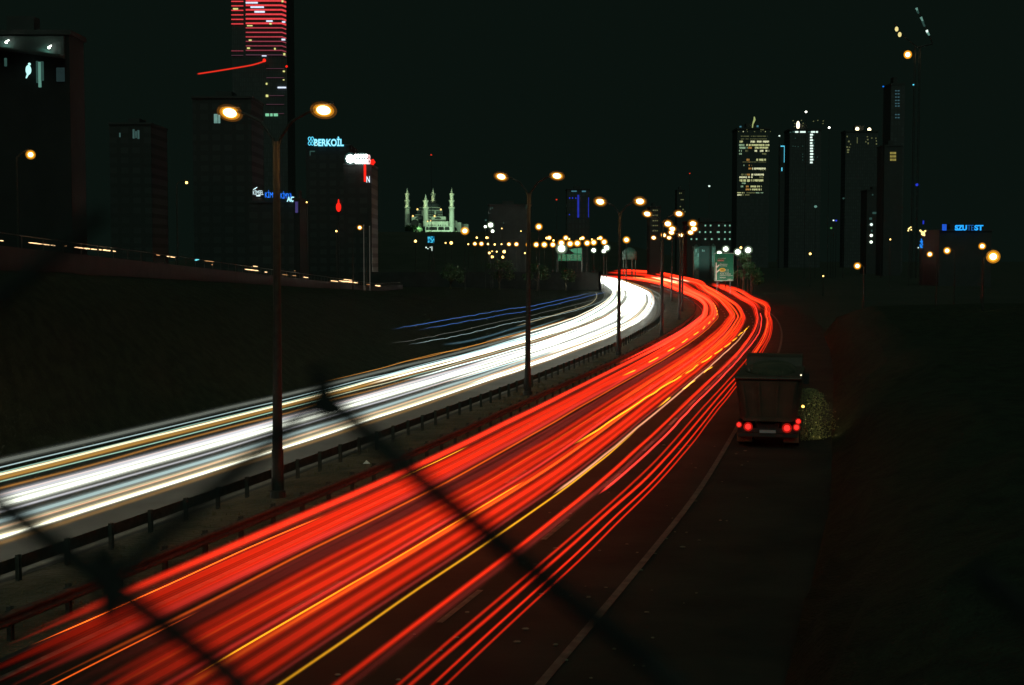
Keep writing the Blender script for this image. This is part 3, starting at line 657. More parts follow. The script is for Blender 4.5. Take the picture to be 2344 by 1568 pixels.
def bld(label, x0, x1, yt, d, m, name='building', depth=None, cat='building', group=None, roof=True):
    a = W(x0, yt, d); b = W(x1, yt, d); c = Vector(((a.x+b.x)/2, d, 0)); t = empty(name, c, label, cat, group)
    h = a.z; wd = (b.x-a.x)/2; dp = depth or max(8, wd*1.2); mb = MB(); mb.box(-wd, wd, 0, dp, -.5, h); mb.build('wall', m, t)
    if roof:
        mb = MB(); e = wd*.03+.1; mb.box(-wd-e, wd+e, -e, dp+e, h+.003, h+max(.5, h*.012)); mb.box(-wd*.35, wd*.2, dp*.3, dp*.7, h+max(.5, h*.012)+.002, h+max(2.2, h*.05)); mb.build('roof', M_dark, t)
    return t
WY = em('win_yellowgreen', (.62, .66, .30), .85); WYd = em('win_yellowgreen_dim', (.55, .6, .25), .22); WO = em('win_orange', (.8, .42, .10), .5)
WT = em('win_teal', (.35, .75, .62), .35); WTd = em('win_teal_dim', (.2, .5, .42), .12); WW = em('win_white', (.75, .95, .85), 1.3); WWh = em('light_white', (1, 1, .85), 5)
EB = em('neon_blue', (.01, .22, 1.0), 1.0); EC = em('neon_cyan', (.12, .72, 1.0), 1.15); ECp = em('neon_pale_cyan', (.45, .9, 1.0), 1.2); ER = em('neon_red', (1, .02, .01), 1.1); EP = em('dim_purple', (.12, .10, .35), .4)
EBd = em('neon_blue_deep', (.03, .06, .9), .7); ECd = em('dim_cyan', (.1, .35, .45), .5)

# ---- red banded tower
d = 1100; t = bld('tall tower with stacked red light bands cut off by the top of the photo', 529, 655, -60, d, F3, 'tower', 38, 'tower', None, False)
RB = [em('red_band_%d' % i, c, k) for i, (c, k) in enumerate([((1.0,.07,.08), .85), ((.9,.09,.12), .6), ((.75,.12,.18), .35), ((.5,.2,.3), .16)])]
for i in range(16):
    y = -8+i*10.3-(3 if i > 99 else 0); m_ = RB[0 if y < 62 else (1 if y < 90 else 2)] if y < 124 else RB[3]; th = 2.0 if y < 55 else 1.2
    if y > 133: break
    mb = MB(); rect(mb, 563, 646, y-th, y+th*.7, d, .8, t)
    a = W(646, y, d); a2 = W(655, y+3, d)
    hh = th/F*d; l = t.location
    mb.hexa([(a.x-l.x, -.8, a.z-hh), (a2.x-l.x, -.8, a2.z-hh), (a2.x-l.x, -.02, a2.z-hh), (a.x-l.x, -.02, a.z-hh)], [(a.x-l.x, -.8, a.z+hh), (a2.x-l.x, -.8, a2.z+hh), (a2.x-l.x, -.02, a2.z+hh), (a.x-l.x, -.02, a.z+hh)])
    if y < 60 or y > 110: rect(mb, 530, 557, y-th*.5+1, y+th*.5+1, d, .8, t)
    mb.build('light_band', m_, t)
wins(t, [(610,650,y-.5,y+.5) for y in (157,178,219,239,260)], RB[3], d, 'light_band', .6)
for it in [(563,590,5,8),(574,604,15,18),(583,606,25.5,29),(610,624,47,50),(646,653,49,52),(645,653,89,92.5),(636,655,199,202),(600,610,127,129)]: win(t, [it], em('band_white', (.7,.8,1), 1.2), d, 'light_band', 1.1)
win(t, [(534,545,19,22),(566,578,58,60),(570,576,91,94),(566,572,109,112),(628,631,110,114),(649,653,122,127),(645,649,1,5),(648,652,162,165),(648,651,182,184),(609,612,190,194),(609,614,217,222),(617,622,53,56)], em('win_lime', (.75,.75,.25), 1.1), d, 'window', 1.0)
win(t, [(608,616,260,266),(619,624,260,266),(627,636,260,266)], em('win_mint', (.3,.85,.5), .7), d, 'window', 1.0)
mb = MB(); p = W(605,138,1095); mb.ball((p.x,p.y,p.z), 1.3); p = W(656,152,1095); mb.ball((p.x,p.y,p.z), .9)
o = mb.build('beacon', ER); o.parent = t; o.matrix_parent_inverse = Matrix.Translation(-t.location)

# ---- upper left building with washed wall pools
d = 150; t = bld('building at the upper left with two lamps washing its fascia in teal light', -70, 158, 80, d, M_darkened, 'building', 5)
M_fas = mat('fascia_plaster', (.05, .056, .054), (.038, .042, .04), .5, .8)
l = t.location
mb = MB(); a = W(-60, 105, d); b = W(150, 132, d); top = W(-60, 84, d).z-l.z
mb.hexa([(a.x-l.x,-.5,a.z),(b.x-l.x,-.5,b.z),(b.x-l.x,-.03,b.z),(a.x-l.x,-.03,a.z)], [(a.x-l.x,-.5,top),(b.x-l.x,-.5,top),(b.x-l.x,-.03,top),(a.x-l.x,-.03,top)]); mb.build('fascia', M_fas, t)
mb = MB(); a = W(-60, 108, d); b = W(150, 135, d)
mb.hexa([(a.x-l.x,-2.2,a.z),(b.x-l.x,-2.2,b.z),(b.x-l.x,-.03,b.z),(a.x-l.x,-.03,a.z)], [(a.x-l.x,-2.2,a.z+.2),(b.x-l.x,-2.2,b.z+.2),(b.x-l.x,-.03,b.z+.2),(a.x-l.x,-.03,a.z+.2)]); mb.build('canopy', M_dark, t)
for (lx, ly, ex) in ((9, 98, 14), (103, 110, 112)):
    p = W(ex, ly-1, d-1.3); mb = MB(); mb.ball((p.x-l.x, p.y-l.y, p.z-l.z), .11, .11, .11); mb.cyl((p.x-l.x, p.y-l.y, p.z-l.z+.1), (p.x-l.x, -.5, p.z-l.z+.35), .03); mb.build('lamp', M_corew, t)
    sl = bpy.data.lights.new('wall_light', 'SPOT'); sl.energy = 3200; sl.color = (.3, 1.0, .8); sl.spot_size = RAD(84); sl.spot_blend = .3; sl.shadow_soft_size = .05
    so_ = bpy.data.objects.new('wall_light', sl); COL.objects.link(so_); q = W(lx, ly, d-.9); so_.location = q; so_.rotation_euler = (RAD(4), 0, 0); so_.parent = t; so_.matrix_parent_inverse = Matrix.Translation(-t.location)
win(t, [(89,94,142,200)], em('lit_column', (.3,.75,.6), .32), d); win(t, [(84,88,140,190),(95,100,141,185),(11,16,133,152)], WTd, d); win(t, [(130,148,155,187)], em('win_vdim', (.1,.2,.2), .12), d)
mb = MB(); p = W(65,160,d-1); mb.ball((p.x-l.x,p.y-l.y,p.z-l.z), .3, .2, .5); mb.cyl((p.x-l.x,p.y-l.y,p.z-l.z-.3),(p.x-l.x-.25,p.y-l.y,p.z-l.z-.85), .12,.06); mb.ball((p.x-l.x+.12,p.y-l.y,p.z-l.z+.6), .14); mb.build('flood_lamp', em('flood_teal', (.5,.95,.9), 1.2), t)
d = 170; t = bld('low dark block with one small cyan window left of centre sky', 152, 172, 205, d, M_darkened, depth=3); win(t, [(158,168,211,217)], em('win_cyan', (.3,.8,.8), .8), d)
d = 420; t = bld('dark apartment block with one pale twin window left of the first lamp', 440, 575, 225, d, F2, depth=20); win(t, [(490,498,261,282),(499.5,504,263,282)], em('win_paleteal', (.3,.6,.52), .45), d)
d = 430; t = bld('dark apartment block with faint vertical windows at the left', 250, 345, 285, d, F2, depth=20); win(t, [(304,308,296,317),(310,313,300,316),(315,319,298,318),(273,276,304,314)], em('win_fainter', (.1,.22,.2), .35), d)

# ---- signs on the left buildings
d = 500; t = bld('dark office building carrying the cyan rooftop letters', 700, 800, 334, d, F2, depth=22)
win(t, [(709,721,345,348),(709,711,348,356)], WTd, d)
sg = empty('rooftop_sign', W(745, 333, d-1), 'cyan neon rooftop sign with a square emblem above the dark office building', 'sign')
text('BERKOİL', 719, 787, 335, 312.5, d-1.2, EC, sg, bold=.045)
text('BERKOİL', 720, 786, 334, 314, d-1.6, ECp, sg, bold=-.005)
mb = MB(); l = sg.location
for (cx, cy) in ((708,317.5),(714.5,317.5),(708,328),(714.5,328)):
    p = W(cx, cy, d-1.4); n_ = 12; r = .42
    pts = [Vector((p.x-l.x+r*math.cos(a_*math.pi/6), 0, p.z-l.z+r*1.5*math.sin(a_*math.pi/6))) for a_ in range(13)]; mb.tube(pts, .13, 6)
mb.build('emblem', EC, sg)
mb = MB(); a = W(702, 334.5, d-1)-l; b = W(790, 334.5, d-1)-l; mb.box(a.x, b.x, .2, .35, a.z-.35, a.z-.2)
for k in range(6): xx = a.x+(b.x-a.x)*k/5; mb.cyl((xx, .3, a.z-.4), (xx, .3, a.z+2.4), .05, n=6)
mb.build('frame', M_darkgrey, sg)
d = 430; t = bld('dark building under the glaring white sign', 786, 850, 378, d, F2, depth=20)
sg = empty('illuminated_sign', W(820, 378, d-1), 'glaring white sign with a round emblem and two lines of letters', 'sign'); l = sg.location
EWb = em('glaring_white', (.92, 1, .97), 5); 
mb = MB(); p = W(802, 363.5, d-1)-l; mb.cyl((p.x, -.3, p.z), (p.x, .1, p.z), 1.35, n=8)
for row, (yy, xs) in enumerate(((357.5, range(814, 843, 6)), (370, range(815, 842, 5)))):
    for xx in xs: q = W(xx, yy, d-1)-l; mb.ball((q.x, 0, q.z), .46, .2, .66, 8, 6)
mb.build('letters', EWb, sg)
mb = MB(); p = W(802, 363.5, d-1)-l; mb.ball((p.x, 0, p.z), 1.75, .5, 1.9, 14, 10); q = W(828, 364, d-1)-l; mb.ball((q.x, 0, q.z), 2.5, .5, 1.9, 14, 10); mb.build('halo_shells', glow('sign_halo', c=(.2,.55,.5), k=.07), sg)  # halo around the sign, put in as glowing ellipsoids
sg = empty('vertical_sign', W(836, 416, d-2), 'narrow red vertical sign with white letter at its foot', 'sign'); l = sg.location
mb = MB(); rect(mb, 833, 838, 376, 416, d-2, .3, sg); mb.build('red_tube', ER, sg)
text('N', 839, 846.5, 418, 403, d-2.2, em('letter_white', (.7,.85,.95), 1.2), sg)
text('B', 842, 848.5, 376, 354, d-2.4, em('letter_pinkwhite', (1,.55,.55), 1.3), sg)
mb = MB(); p = W(853.5, 371, d-2)-l; mb.cyl((p.x-.75, 0, p.z), (p.x+.15, 0, p.z), .65, .95, n=8); mb.cyl((p.x+.15, 0, p.z), (p.x+.75, 0, p.z), .9, .1, n=8); mb.build('red_arrow', ER, sg)
d = 380; t = bld('dark low building below the white and blue lettering', 570, 680, 464, d, F2, depth=20)
sg = empty('illuminated_sign', W(591, 450, d-1), 'small white lettering under a little slanted roof line', 'sign')
text('KİMSEL', 579.5, 603, 446, 432.5, d-1, em('sign_palewhite', (.7,.92,.95), 1.3), sg, bold=-.01); mb = MB(); l = sg.location
a = W(580, 434, d-1)-l; b = W(589, 428.5, d-1)-l; mb.cyl((a.x, -.1, a.z), (b.x, -.1, b.z), .1, n=6); a = W(587, 448, d-1)-l; b = W(596, 448, d-1)-l; mb.cyl((a.x, -.1, a.z), (b.x, -.1, b.z), .16, n=6); mb.build('underline', em('sign_palewhite', (.7,.92,.95), 1.3), sg)
sg = empty('illuminated_sign', W(640, 455, d-1), 'deep blue lettering partly hidden behind the nearest lamp pole', 'sign')
EBn = em('neon_royal', (.02, .20, 1.0), 1.25)
text('KİMSEL', 607, 640, 452.5, 435.5, d-1, EBn, sg, bold=0); text('KİMYA', 642.5, 668.5, 454.5, 437.5, d-1, EBn, sg, bold=0)
sg = empty('illuminated_sign', W(664, 462, d-2), 'pale cyan letters AÇ under the end of the blue lettering', 'sign'); text('AÇ', 656.5, 673.5, 464.5, 450, d-2.2, ECp, sg, bold=.05)
d = 300; t = bld('narrow dark block with a dim purple glass strip', 672, 686, 458, d, M_darkened, depth=9); win(t, [(676,682,463,487),(674,683,461.5,462.5)], EP, d)
sg = empty('traffic_signal', W(775, 560, 230), 'red signal light on a post left of the flagpoles', 'traffic light'); l = sg.location
p = W(775, 474, 230)-l; mb = MB(); mb.ball((p.x, 0, p.z), .42, .3, .75, 12, 8); mb.ball((p.x, 0, p.z+.8), .14, .14, .5); mb.build('red_lens', ER, sg); mb = MB(); mb.cyl((0, .3, -l.z), (0, .3, p.z), .09, n=8); mb.box(p.x-.5, p.x+.5, .3, .5, p.z-.9, p.z+1.1); mb.build('post', M_darkgrey, sg)
for k, x in enumerate((833, 838, 841.5, 846.5)):
    b = W(x, 590, 190); tp = W(x, [517, 545, 560, 520][k], 190); mb = MB(); mb.cyl((0,0,0), (0,0,tp.z), .035, .03, 8); mb.ball((0,0,tp.z+.08), .08); mb.cyl((0,0,0), (0,0,.2), .12)
    o = mb.build('flagpole', em('pole_glow', (.35,.33,.26), .22) if k in (0, 3) else M_galv); o.location = (b.x, 190, 0); tag(o, 'pale slender flagpole below the red vertical sign', 'flagpole', 'flagpoles below the red sign')  # first and last pole emit, so that they look lit
for (x, y, m_, s, lab) in [(699,497,EBd,4,'tiny blue light low left of the signal'),(726,512,ECd,6,'tiny cyan light left of the red signal'),(680,510,em('tiny_orange', (1,.4,.1), .7),4,'tiny orange light under the purple strip'),(1867,472.7,WT,7,'tiny teal lit window strip below the tall skyline towers'),(1931,454,WTd,5,'tiny teal light left of the bright stepped bar'),(1908,504.5,WW,4,'tiny white light in the dark blocks at the right'),(1914,505,EBd,5,'tiny blue light beside the tiny white one'),(1902.6,522,em('tiny_green', (.15,.6,.15), .5),5,'tiny green light under the blue one'),(1784,311,WW,4,'tiny white light in the sky left of the second tower'),(1845,256,WWh,5,'white light on the mast above the second tower'),(1898,292,WWh,5,'yellowish white light right of the second tower'),(2022,198,EB,4,'tiny blue light high on the unlit crane'),(2091,194,EC,4,'tiny cyan light high at the right'),(2099.5,423,EBd,8,'soft blue light above the yellow cluster'),(1957,645,WT,5,'tiny teal light below the low orange street lamp'),(1623.5,426,WW,5,'tiny bright cyan white light left of the lit office tower'),(987,354.5,em('tiny_red',(1,.05,.02),.7),4,'tiny red light high above the mosque'),(1274,457,em('tiny_red',(1,.05,.02),.7),4,'tiny red light right of the mosque skyline'),(1579,397,em('tiny_red',(1,.05,.02),.7),3,'tiny red light above the median lamps')]:
    dd = 600; c = W(x, y, dd); r = s/2/F*dd; tt = empty('beacon_light', (c.x, dd, 0), lab, 'light')
    mb = MB(); mb.cyl((0,0,0), (0,0,c.z), .12, .08, 6); mb.build('mast', M_darkgrey, tt); mb = MB(); mb.ball((0,0,c.z), r, r, r*.8, 10, 6); mb.build('lamp', m_, tt, smooth=True)

# ---- skyline at the right
def sx(x): return 1663+x*.1315
def sy(y): return 258+y*.1315
d = 1500; t = bld('lit office tower with many yellow green window rows and a thin spire', 1688, 1762, 296, d, F3, 'tower', 34, 'tower', None)
rows = [(505,18,[(230,285,0),(420,500,0),(530,740,0)]),(565,18,[(220,310,2),(345,430,0),(440,745,0)]),(612,18,[(225,365,2),(380,440,1),(495,725,0)]),(665,18,[(220,265,2),(330,380,3),(490,740,0)]),(718,16,[(220,265,2),(620,690,3),(715,735,0)]),(822,20,[(350,400,1),(520,685,0)]),(858,5,[(280,690,3),(370,410,1)]),(918,14,[(285,310,2),(390,440,1)]),(975,18,[(385,440,1),(450,680,0)]),(1008,6,[(570,680,3)]),(1080,18,[(255,350,3),(360,405,1),(415,650,0)]),(1125,16,[(225,455,0),(560,640,3)]),(1182,22,[(230,640,0)]),(1230,14,[(270,335,2)]),(1285,16,[(250,290,2),(340,400,1),(420,610,0)]),(1338,16,[(335,400,1),(410,610,0)]),(1395,10,[(190,310,0),(350,500,3),(510,640,2)]),(1432,12,[(190,260,0),(270,400,3)]),(410,8,[(250,710,3)]),(458,6,[(250,700,3)]),(330,8,[(205,215,3),(285,300,0),(360,372,3),(480,500,3),(595,612,3),(670,682,0),(760,772,3)]),(298,8,[(350,375,3),(590,650,3)])]
rs = random.Random(5); WM = [WY, WO, em('win_palegreen', (.42,.66,.40), .6), WYd]; WY2 = em('win_paleyellow', (.70,.72,.42), 1.05)
for (y, h, segs) in rows:
    for (a, b, kk) in segs:
        its = []; x = a
        while x < b:
            ww = rs.uniform(10, 15)
            if rs.random() > .12: its.append((sx(x), sx(min(x+ww, b)), sy(y-h), sy(y+h*rs.uniform(.5, .95))))
            x += ww+rs.choice([2, 3, 7])
        if its: wins(t, its, WM[kk] if rs.random() < .7 or kk else WY2, d)
mb = MB(); p = W(1724, 292, d)-t.location; q = W(1729.5, 266, d)-t.location; mb.tube([(p.x, 6, W(1724,297,d).z), (p.x+.6, 6, p.z+4), (q.x, 6, q.z-3), (q.x-.3, 6, q.z)], [.5,.6,1.1,.5], 8); mb.build('spire', em('spire_lime', (.5,.6,.22), .7), t)
wins(t, [(1693,1697,288.5,291.5),(1732,1736,287,291)], ECd, d, 'roof_light', .8)
d = 1400; t = bld('dark narrow block outlined by a thin cyan line between the two towers', 1786, 1797, 333, d, M_dark, depth=8, roof=False)
wins(t, [(1787,1795.5,333.6,335.6),(1794.6,1795.7,335,372),(1788.7,1790.6,383.5,391.5)], EC, d, 'outline_light', .5)
d = 1500; t = bld('tower with a bright crown strip and one vertical column of white lights', 1808, 1880, 298, d, F1, 'tower', 30, 'tower')
win(t, [(sx(x0), sx(x1), sy(322), sy(348)) for x0, x1 in [(1195,1250),(1280,1380),(1470,1540),(1555,1590)]], WW, d, 'crown_light', .5); win(t, [(sx(1100), sx(1125), sy(335), sy(350)), (sx(1150), sx(1190), sy(322), sy(345)), (sx(1420), sx(1465), sy(322), sy(345))], WTd, d, 'crown_light', .5)
win(t, [(sx(1455), sx(1490+rs.uniform(0, 20)), sy(y-14), sy(y+15)) for y in (382,430,478,527,573,622,668,718,768,816,865)], WW, d, 'window', .5); win(t, [(sx(1494), sx(1528), sy(y-10), sy(y+16)) for y in (382,478,527,573,622,718,768,816)], WTd, d, 'window', .45)
win(t, [(sx(x), sx(x+14), sy(y), sy(y+14)) for x, y in [(1190,580),(1150,575),(1240,585),(1190,435),(1320,575),(1320,715),(1320,760),(1320,815),(1575,765)]], WTd, d)
mb = MB(); l = t.location; p = W(sx(1262), sy(208), d); mb.ball((p.x-l.x, 5, p.z-l.z), 1.8, 1.4, 4.2, 12, 10); mb.build('crown_lamp', em('crown_warm', (1,.85,.6), 2.5), t, smooth=True)
wins(t, [(sx(x), sx(x+10), sy(y), sy(y+12)) for x, y in [(1305,125),(1190,180),(1185,232),(1335,175),(1325,222),(1160,130),(1515,140),(1590,125),(1680,180),(1685,135),(1600,285)]], WYd, d, 'roof_light', -3)
d = 1500; t = bld('dark high block with sparse window dots beneath two roof lights', 1936, 2010, 302, d, F1, depth=20)
win(t, [(1938,1940.5,311,314),(1941,1945,322,325.5),(1946,1948,329,331),(1937.5,1941,335,338),(1943,1946,336,338),(1939,1944,341,345),(1939,1943,347,350),(1961.5,1963,314,328),(1984,1987,312,314),(1985,1988,318,321),(1986,1988.5,326,330),(1981,1983,323,326),(1994,1997,315,317),(2004,2006,315,318),(2005,2007,321,324),(2005,2007.5,328,331)], WYd, d)
for x, y in ((1964,294.5),(1991.5,296)):
    p = W(x, y, d)-t.location; mb = MB(); mb.cyl((p.x, 3, W(x, 302, d).z), (p.x, 3, p.z), .3, n=6); mb.ball((p.x, 3, p.z), 1.9); mb.build('roof_lamp', em('roof_warm', (1,.85,.5), 4), t)
d = 900; t = bld('tall dark tower with a faint column of blue grey windows', 2040, 2072, 195, d, F1, 'tower', 18, 'tower')
for y in (206.5, 213.5, 221, 228.5, 235.5, 241.5, 261, 268): win(t, [(2049,2052.5,y,y+2.6),(2054.5,2059,y,y+2.6)], em('win_dimblue', (.1,.25,.3), .35), d)
d = 700; t = bld('dark block with a small grid of yellow slit windows', 2025, 2066, 335, d, M_dark, depth=14)
for y in (348, 355.5, 363): win(t, [(2037.5+k*2.9, 2039.3+k*2.9, y, y+5) for k in range(5)], em('slit_yellow', (.6,.5,.12), .55), d)
# crane with lights
d = 600; c = W(2078, 125, d); t = empty('tower_crane', (c.x+4, d, 0), 'dark tower crane carrying teal lights along its raised jib', 'crane'); l = t.location
mb = MB(); hh = c.z+3
for sxx in (-1, 1):
    for syy in (-1, 1): mb.cyl((sxx, syy, 0), (sxx, syy, hh), .12, n=5)
for z in range(0, int(hh), 3): mb.cyl((-1,-1,z), (1,-1,z+3), .07, n=4); mb.cyl((1,1,z), (-1,1,z+3), .07, n=4)
mb.build('mast', M_darkgrey, t)
ja = W(2135, 100, d)-l; jb = W(2099, 15, d)-l; mb = MB(); mb.cyl((ja.x, 0, ja.z), (jb.x, 0, jb.z), .25, n=6); mb.cyl((0,0,hh), (ja.x, 0, ja.z), .3, n=6); mb.build('jib', M_darkgrey, t)
for k, (xa, ya, xb, yb, m_) in enumerate([(2097.5,18,2100,24,WT),(2099.5,24,2103,31,WTd),(2108,39,2112,48,WT),(2112,48,2115,58,WTd),(2115,57,2117,61,WTd),(2121,69,2124,76,WW),(2123,74,2127.5,81,WT)]):
    a = W(xa, ya, d-1)-l; b = W(xb, yb, d-1)-l; mb = MB(); mb.cyl((a.x,a.y,a.z), (b.x,b.y,b.z), .5, .3, n=6); mb.build('jib_light', m_, t)
for (x, y) in ((2052.5,66.5),(2059.5,79)): p = W(x, y, d-1)-l; mb = MB(); mb.ball((p.x,p.y,p.z), .75, .6, 1.0); mb.build('warning_light', em('warn_yellow', (.9,.75,.3), 1.1), t)
p = W(2078,125,d-2)-l; mb = MB(); mb.ball((p.x,p.y,p.z), .95); mb.build('floodlight', M_core, t); mb = MB(); mb.ball((p.x,p.y,p.z), 1.7); mb.build('floodlight_halo', M_halo, t)  # larger ball is an added halo around the lamp
mb = MB(); q = W(2058, 74, d)-l; mb.cyl((0,0,hh), (q.x,0,q.z), .2, n=5); mb.cyl((q.x,0,q.z),(q.x-2,0,q.z+4), .2, n=5); mb.build('counter_jib', M_darkgrey, t)
# building with columns of round lights
d = 800; t = bld('dark stair block with two vertical columns of round white lights', 1985, 2036, 436, d, M_dark, depth=14)
for k, (x, y) in enumerate([(2023.6,446),(2023.6,460),(2023,486),(2023,499.6),(2022.5,513),(2022,526.5),(2021.5,539.5),(1994.5,514),(1994.3,539),(1994,554)]):
    p = W(x, y, d)-t.location; mb = MB(); mb.ball((p.x, -.2, p.z), .85, .3, .8, 10, 6); mb.build('round_light', WW if k in (3, 7) else em('round_white', (.85,1,.8), 2.2), t)
win(t, [(1994,1997,526,531),(1990,1993,511,516),(1990,1996,498,503),(1997,2007,485,490),(1996,1999,444.5,447.5)], WTd, d); win(t, [(1991.5,1997,553.5,557)], WT, d)
d = 760; sg = empty('stepped_light_bar', W(2040, 440, d), 'bright white slanted light bar above the column of round lights', 'light'); l = sg.location; mb = MB()
for (x, y) in ((2029.5,434.5),(2033,433),(2036.5,432),(2040,430.5),(2043.5,429.5),(2046.5,428.5)): p = W(x, y, d)-l; mb.ball((p.x, 0, p.z), .62, .5, .65)
mb.build('bar', em('bar_white', (1,1,.85), 4), sg); mb = MB(); p = W(2042.5,447,d)-l; mb.ball((p.x,0,p.z), .8, .5, 1.0); mb.build('lamp', WT, sg); mb = MB(); p = W(2044,436,d)-l; mb.cyl((p.x,.8,-l.z),(p.x,.8,p.z), .2, n=6); mb.build('mast', M_darkgrey, sg)
# yellow cluster
d = 420
for (x, y, r, lab, pts) in [(2082,525,5,'cluster of small yellow lamps left of the blue emblem', [(-3,3),(0,-3),(3,-5),(4,1),(-2,-1)]), (2113,534,7,'large warm yellow glowing lamp cluster beneath a small blue light', [(-2,2),(2,0),(-3,-3),(3,4),(0,3),(5,-5),(-6,-6),(1,-2)])]:
    c = W(x, y, d); tt = empty('lamp_cluster', (c.x, d, 0), lab, 'lamp'); mb = MB()
    for (a, b) in pts: p = W(x+a, y+b, d)-tt.location; mb.ball((p.x, p.y, p.z), r*.32/F*d)
    mb.build('bulbs', em('cluster_warm', (1,.72,.25), 2.2), tt); mb = MB(); mb.cyl((0,0,0), (0,0,c.z), .1, n=6); mb.build('mast', M_darkgrey, tt)
sg = empty('neon_figure', W(2110, 572, d), 'small blue neon figure sign below the yellow lamp cluster', 'sign'); mb = MB(); l = sg.location
pl = [(2109,546),(2110,554),(2106,552),(2110,556),(2112,551),(2110,557),(2113,560),(2108,563),(2112,567),(2107,566),(2106,560),(2109,558)]
mb.tube([W(x, y, d)-l for x, y in pl], .16, 6); mb.build('neon_tube', em('neon_mid', (.02,.25,.9), .9), sg); mb = MB(); mb.cyl((.2,.3,-l.z), (.2,.3,2), .08, n=6); mb.build('post', M_darkgrey, sg)
win(sg, [(2112,2115,505,513)], EBd, d, 'neon_bar')
wl2 = empty('light_cluster', W(2135, 575, 500), 'sprinkle of tiny cyan white lights above the low orange lamps', 'lights'); l = wl2.location
for (x, y) in ((2127,570),(2129,573),(2134,575),(2141,571),(2144,574),(2142,578),(2139,583),(2102,567)): p = W(x, y, 500)-l; mb = MB(); mb.ball((p.x,p.y,p.z), .22); mb.build('bulb', WW, wl2)
mb = MB(); a = W(2147, 583.5, 500)-l; b = W(2162, 586, 500)-l; mb.cyl(a, b, .12, n=6); mb.cyl((a.x,0,-l.z),(a.x,0,2), .1, n=6); mb.cyl((b.x,0,-l.z),(b.x,0,2), .1, n=6); mb.build('beam', ECd, wl2)
# blue letters
d = 420; t = bld('dark building beneath the blue lettering at the right', 2150, 2270, 529, d, M_dark, depth=20)
sg = empty('illuminated_sign', W(2210, 529, d-1), 'bright blue letters on top of the dark building at the right', 'sign')
EBl = em('neon_sky', (.02, .38, 1.0), 1.25)
text('SZU', 2185.5, 2213, 527.5, 515, d-1, EBl, sg, bold=.05); text('TE', 2214, 2228.5, 527.5, 515, d-1, em('neon_sky_dim', (.02,.22,.8), .55), sg, bold=-.005); text('ST', 2230, 2250.5, 527.5, 515, d-1, EBl, sg, bold=.04)
sg = empty('emblem_sign', W(2161.5, 529, d-1), 'small square royal blue grid emblem left of the blue letters', 'sign'); mb = MB()
for k in range(4): rect(mb, 2156.6+k*2.55, 2158.6+k*2.55, 513.5, 527.5, d-1, .2, sg)
for k in range(3): rect(mb, 2156.6, 2166.2, 513.5+k*6.3, 514.8+k*6.3, d-1.3, .15, sg)
mb.build('grid', em('neon_emblem', (.02,.14,.9), .8), sg)

# ---- centre skyline
d = 900; t = bld('dark high block with cyan crown lights and deep blue vertical tubes', 1298, 1350, 434, d, F1, depth=20)
win(t, [(1308,1320,436.5,439),(1332,1341,436.5,439.5)], ECd, d, 'crown_light', .5); win(t, [(1321.5,1325.8,446,498),(1346.3,1348,452,498)], em('tube_blue', (.03,.05,.6), .55), d, 'blue_tube', .5)
win(t, [(1303,1305,451.5,455),(1309.5,1311.5,451.5,455),(1317,1319,452,455),(1302.5,1304.5,490,492.5)], EBd, d)
d = 700; t = bld('wide low office block with three rows of small teal windows', 1573, 1673, 508, d, M_dark, depth=18)
for y in (516, 531, 547): win(t, [(x, x+3.2, y-1.5, y+2) for x in ((1613,1625,1644,1658,1669) if y == 516 else (1600,1613,1625,1641,1644,1658,1669) if y == 531 else (1581,1593,1613,1627.5,1644,1657.5,1669))], em('win_mintsmall', (.3,.7,.5), .7), d)
d = 650; t = bld('dark block with faint yellowish window columns behind the median lamps', 1488, 1512, 474, d, M_dark, depth=14)
for y in (480, 491.5, 504, 515, 527): win(t, [(1494,1497,y,y+2.5),(1499,1501,y,y+2.5),(1503,1505.5,y,y+2.5)], WYd, d)
d = 950; t = bld('slim dark tower with a thin column of pale windows', 1550, 1568, 436, d, M_dark, 'tower', 12, 'tower')
win(t, [(1555,1557,441,443.5),(1559,1560.5,441,443.5),(1558,1565,456,458),(1556,1558.5,471.5,474),(1562,1565,478,481),(1567,1569,483,486)], WYd, d)
d = 620; t = bld('dark block with a few tiny teal windows above the lamp rows', 1118, 1215, 470, d, M_dark, depth=14)
win(t, [(1122,1124,476,480),(1126,1127.5,474,478),(1120,1122.5,487,489),(1204,1206,470,473),(1203,1205,474,477),(1152,1153.5,508,512),(1110,1114,502,506)], WTd, d)
# cyan screen
d = 600; sg = empty('video_screen', (W(987, 560, d).x, d, 0), 'glowing cyan video screen on posts under the mosque', 'screen'); l = sg.location
mb = MB(); a = W(977.5, 556.5, d)-l; b = W(996.5, 539.5, d)-l; mb.box(a.x, b.x, 0, .5, a.z, b.z); mb.cyl((a.x+.8,.3,0),(a.x+.8,.3,a.z),.15); mb.cyl((b.x-.8,.3,0),(b.x-.8,.3,a.z),.15); mb.build('frame', M_darkgrey, sg)
m = bpy.data.materials.new('screen_picture'); N, L = nodes(m); N.clear(); o_ = N.new('ShaderNodeOutputMaterial'); e = N.new('ShaderNodeEmission'); v = N.new('ShaderNodeTexVoronoi'); v.inputs['Scale'].default_value = 1.3; tc = N.new('ShaderNodeTexCoord'); cr = N.new('ShaderNodeValToRGB')
cr.color_ramp.elements[0].color = (.1,.8,1,1); cr.color_ramp.elements[1].color = (.0,.08,.2,1); cr.color_ramp.elements[1].position = .6; L.new(tc.outputs['Object'], v.inputs['Vector']); L.new(v.outputs['Distance'], cr.inputs[0]); L.new(cr.outputs[0], e.inputs[0]); e.inputs[1].default_value = 1.2; L.new(e.outputs[0], o_.inputs[0]); m.cycles.emission_sampling = 'NONE'
mb = MB(); rect(mb, 979, 994, 541, 555.5, d, .12, sg); mb.build('display', m, sg)
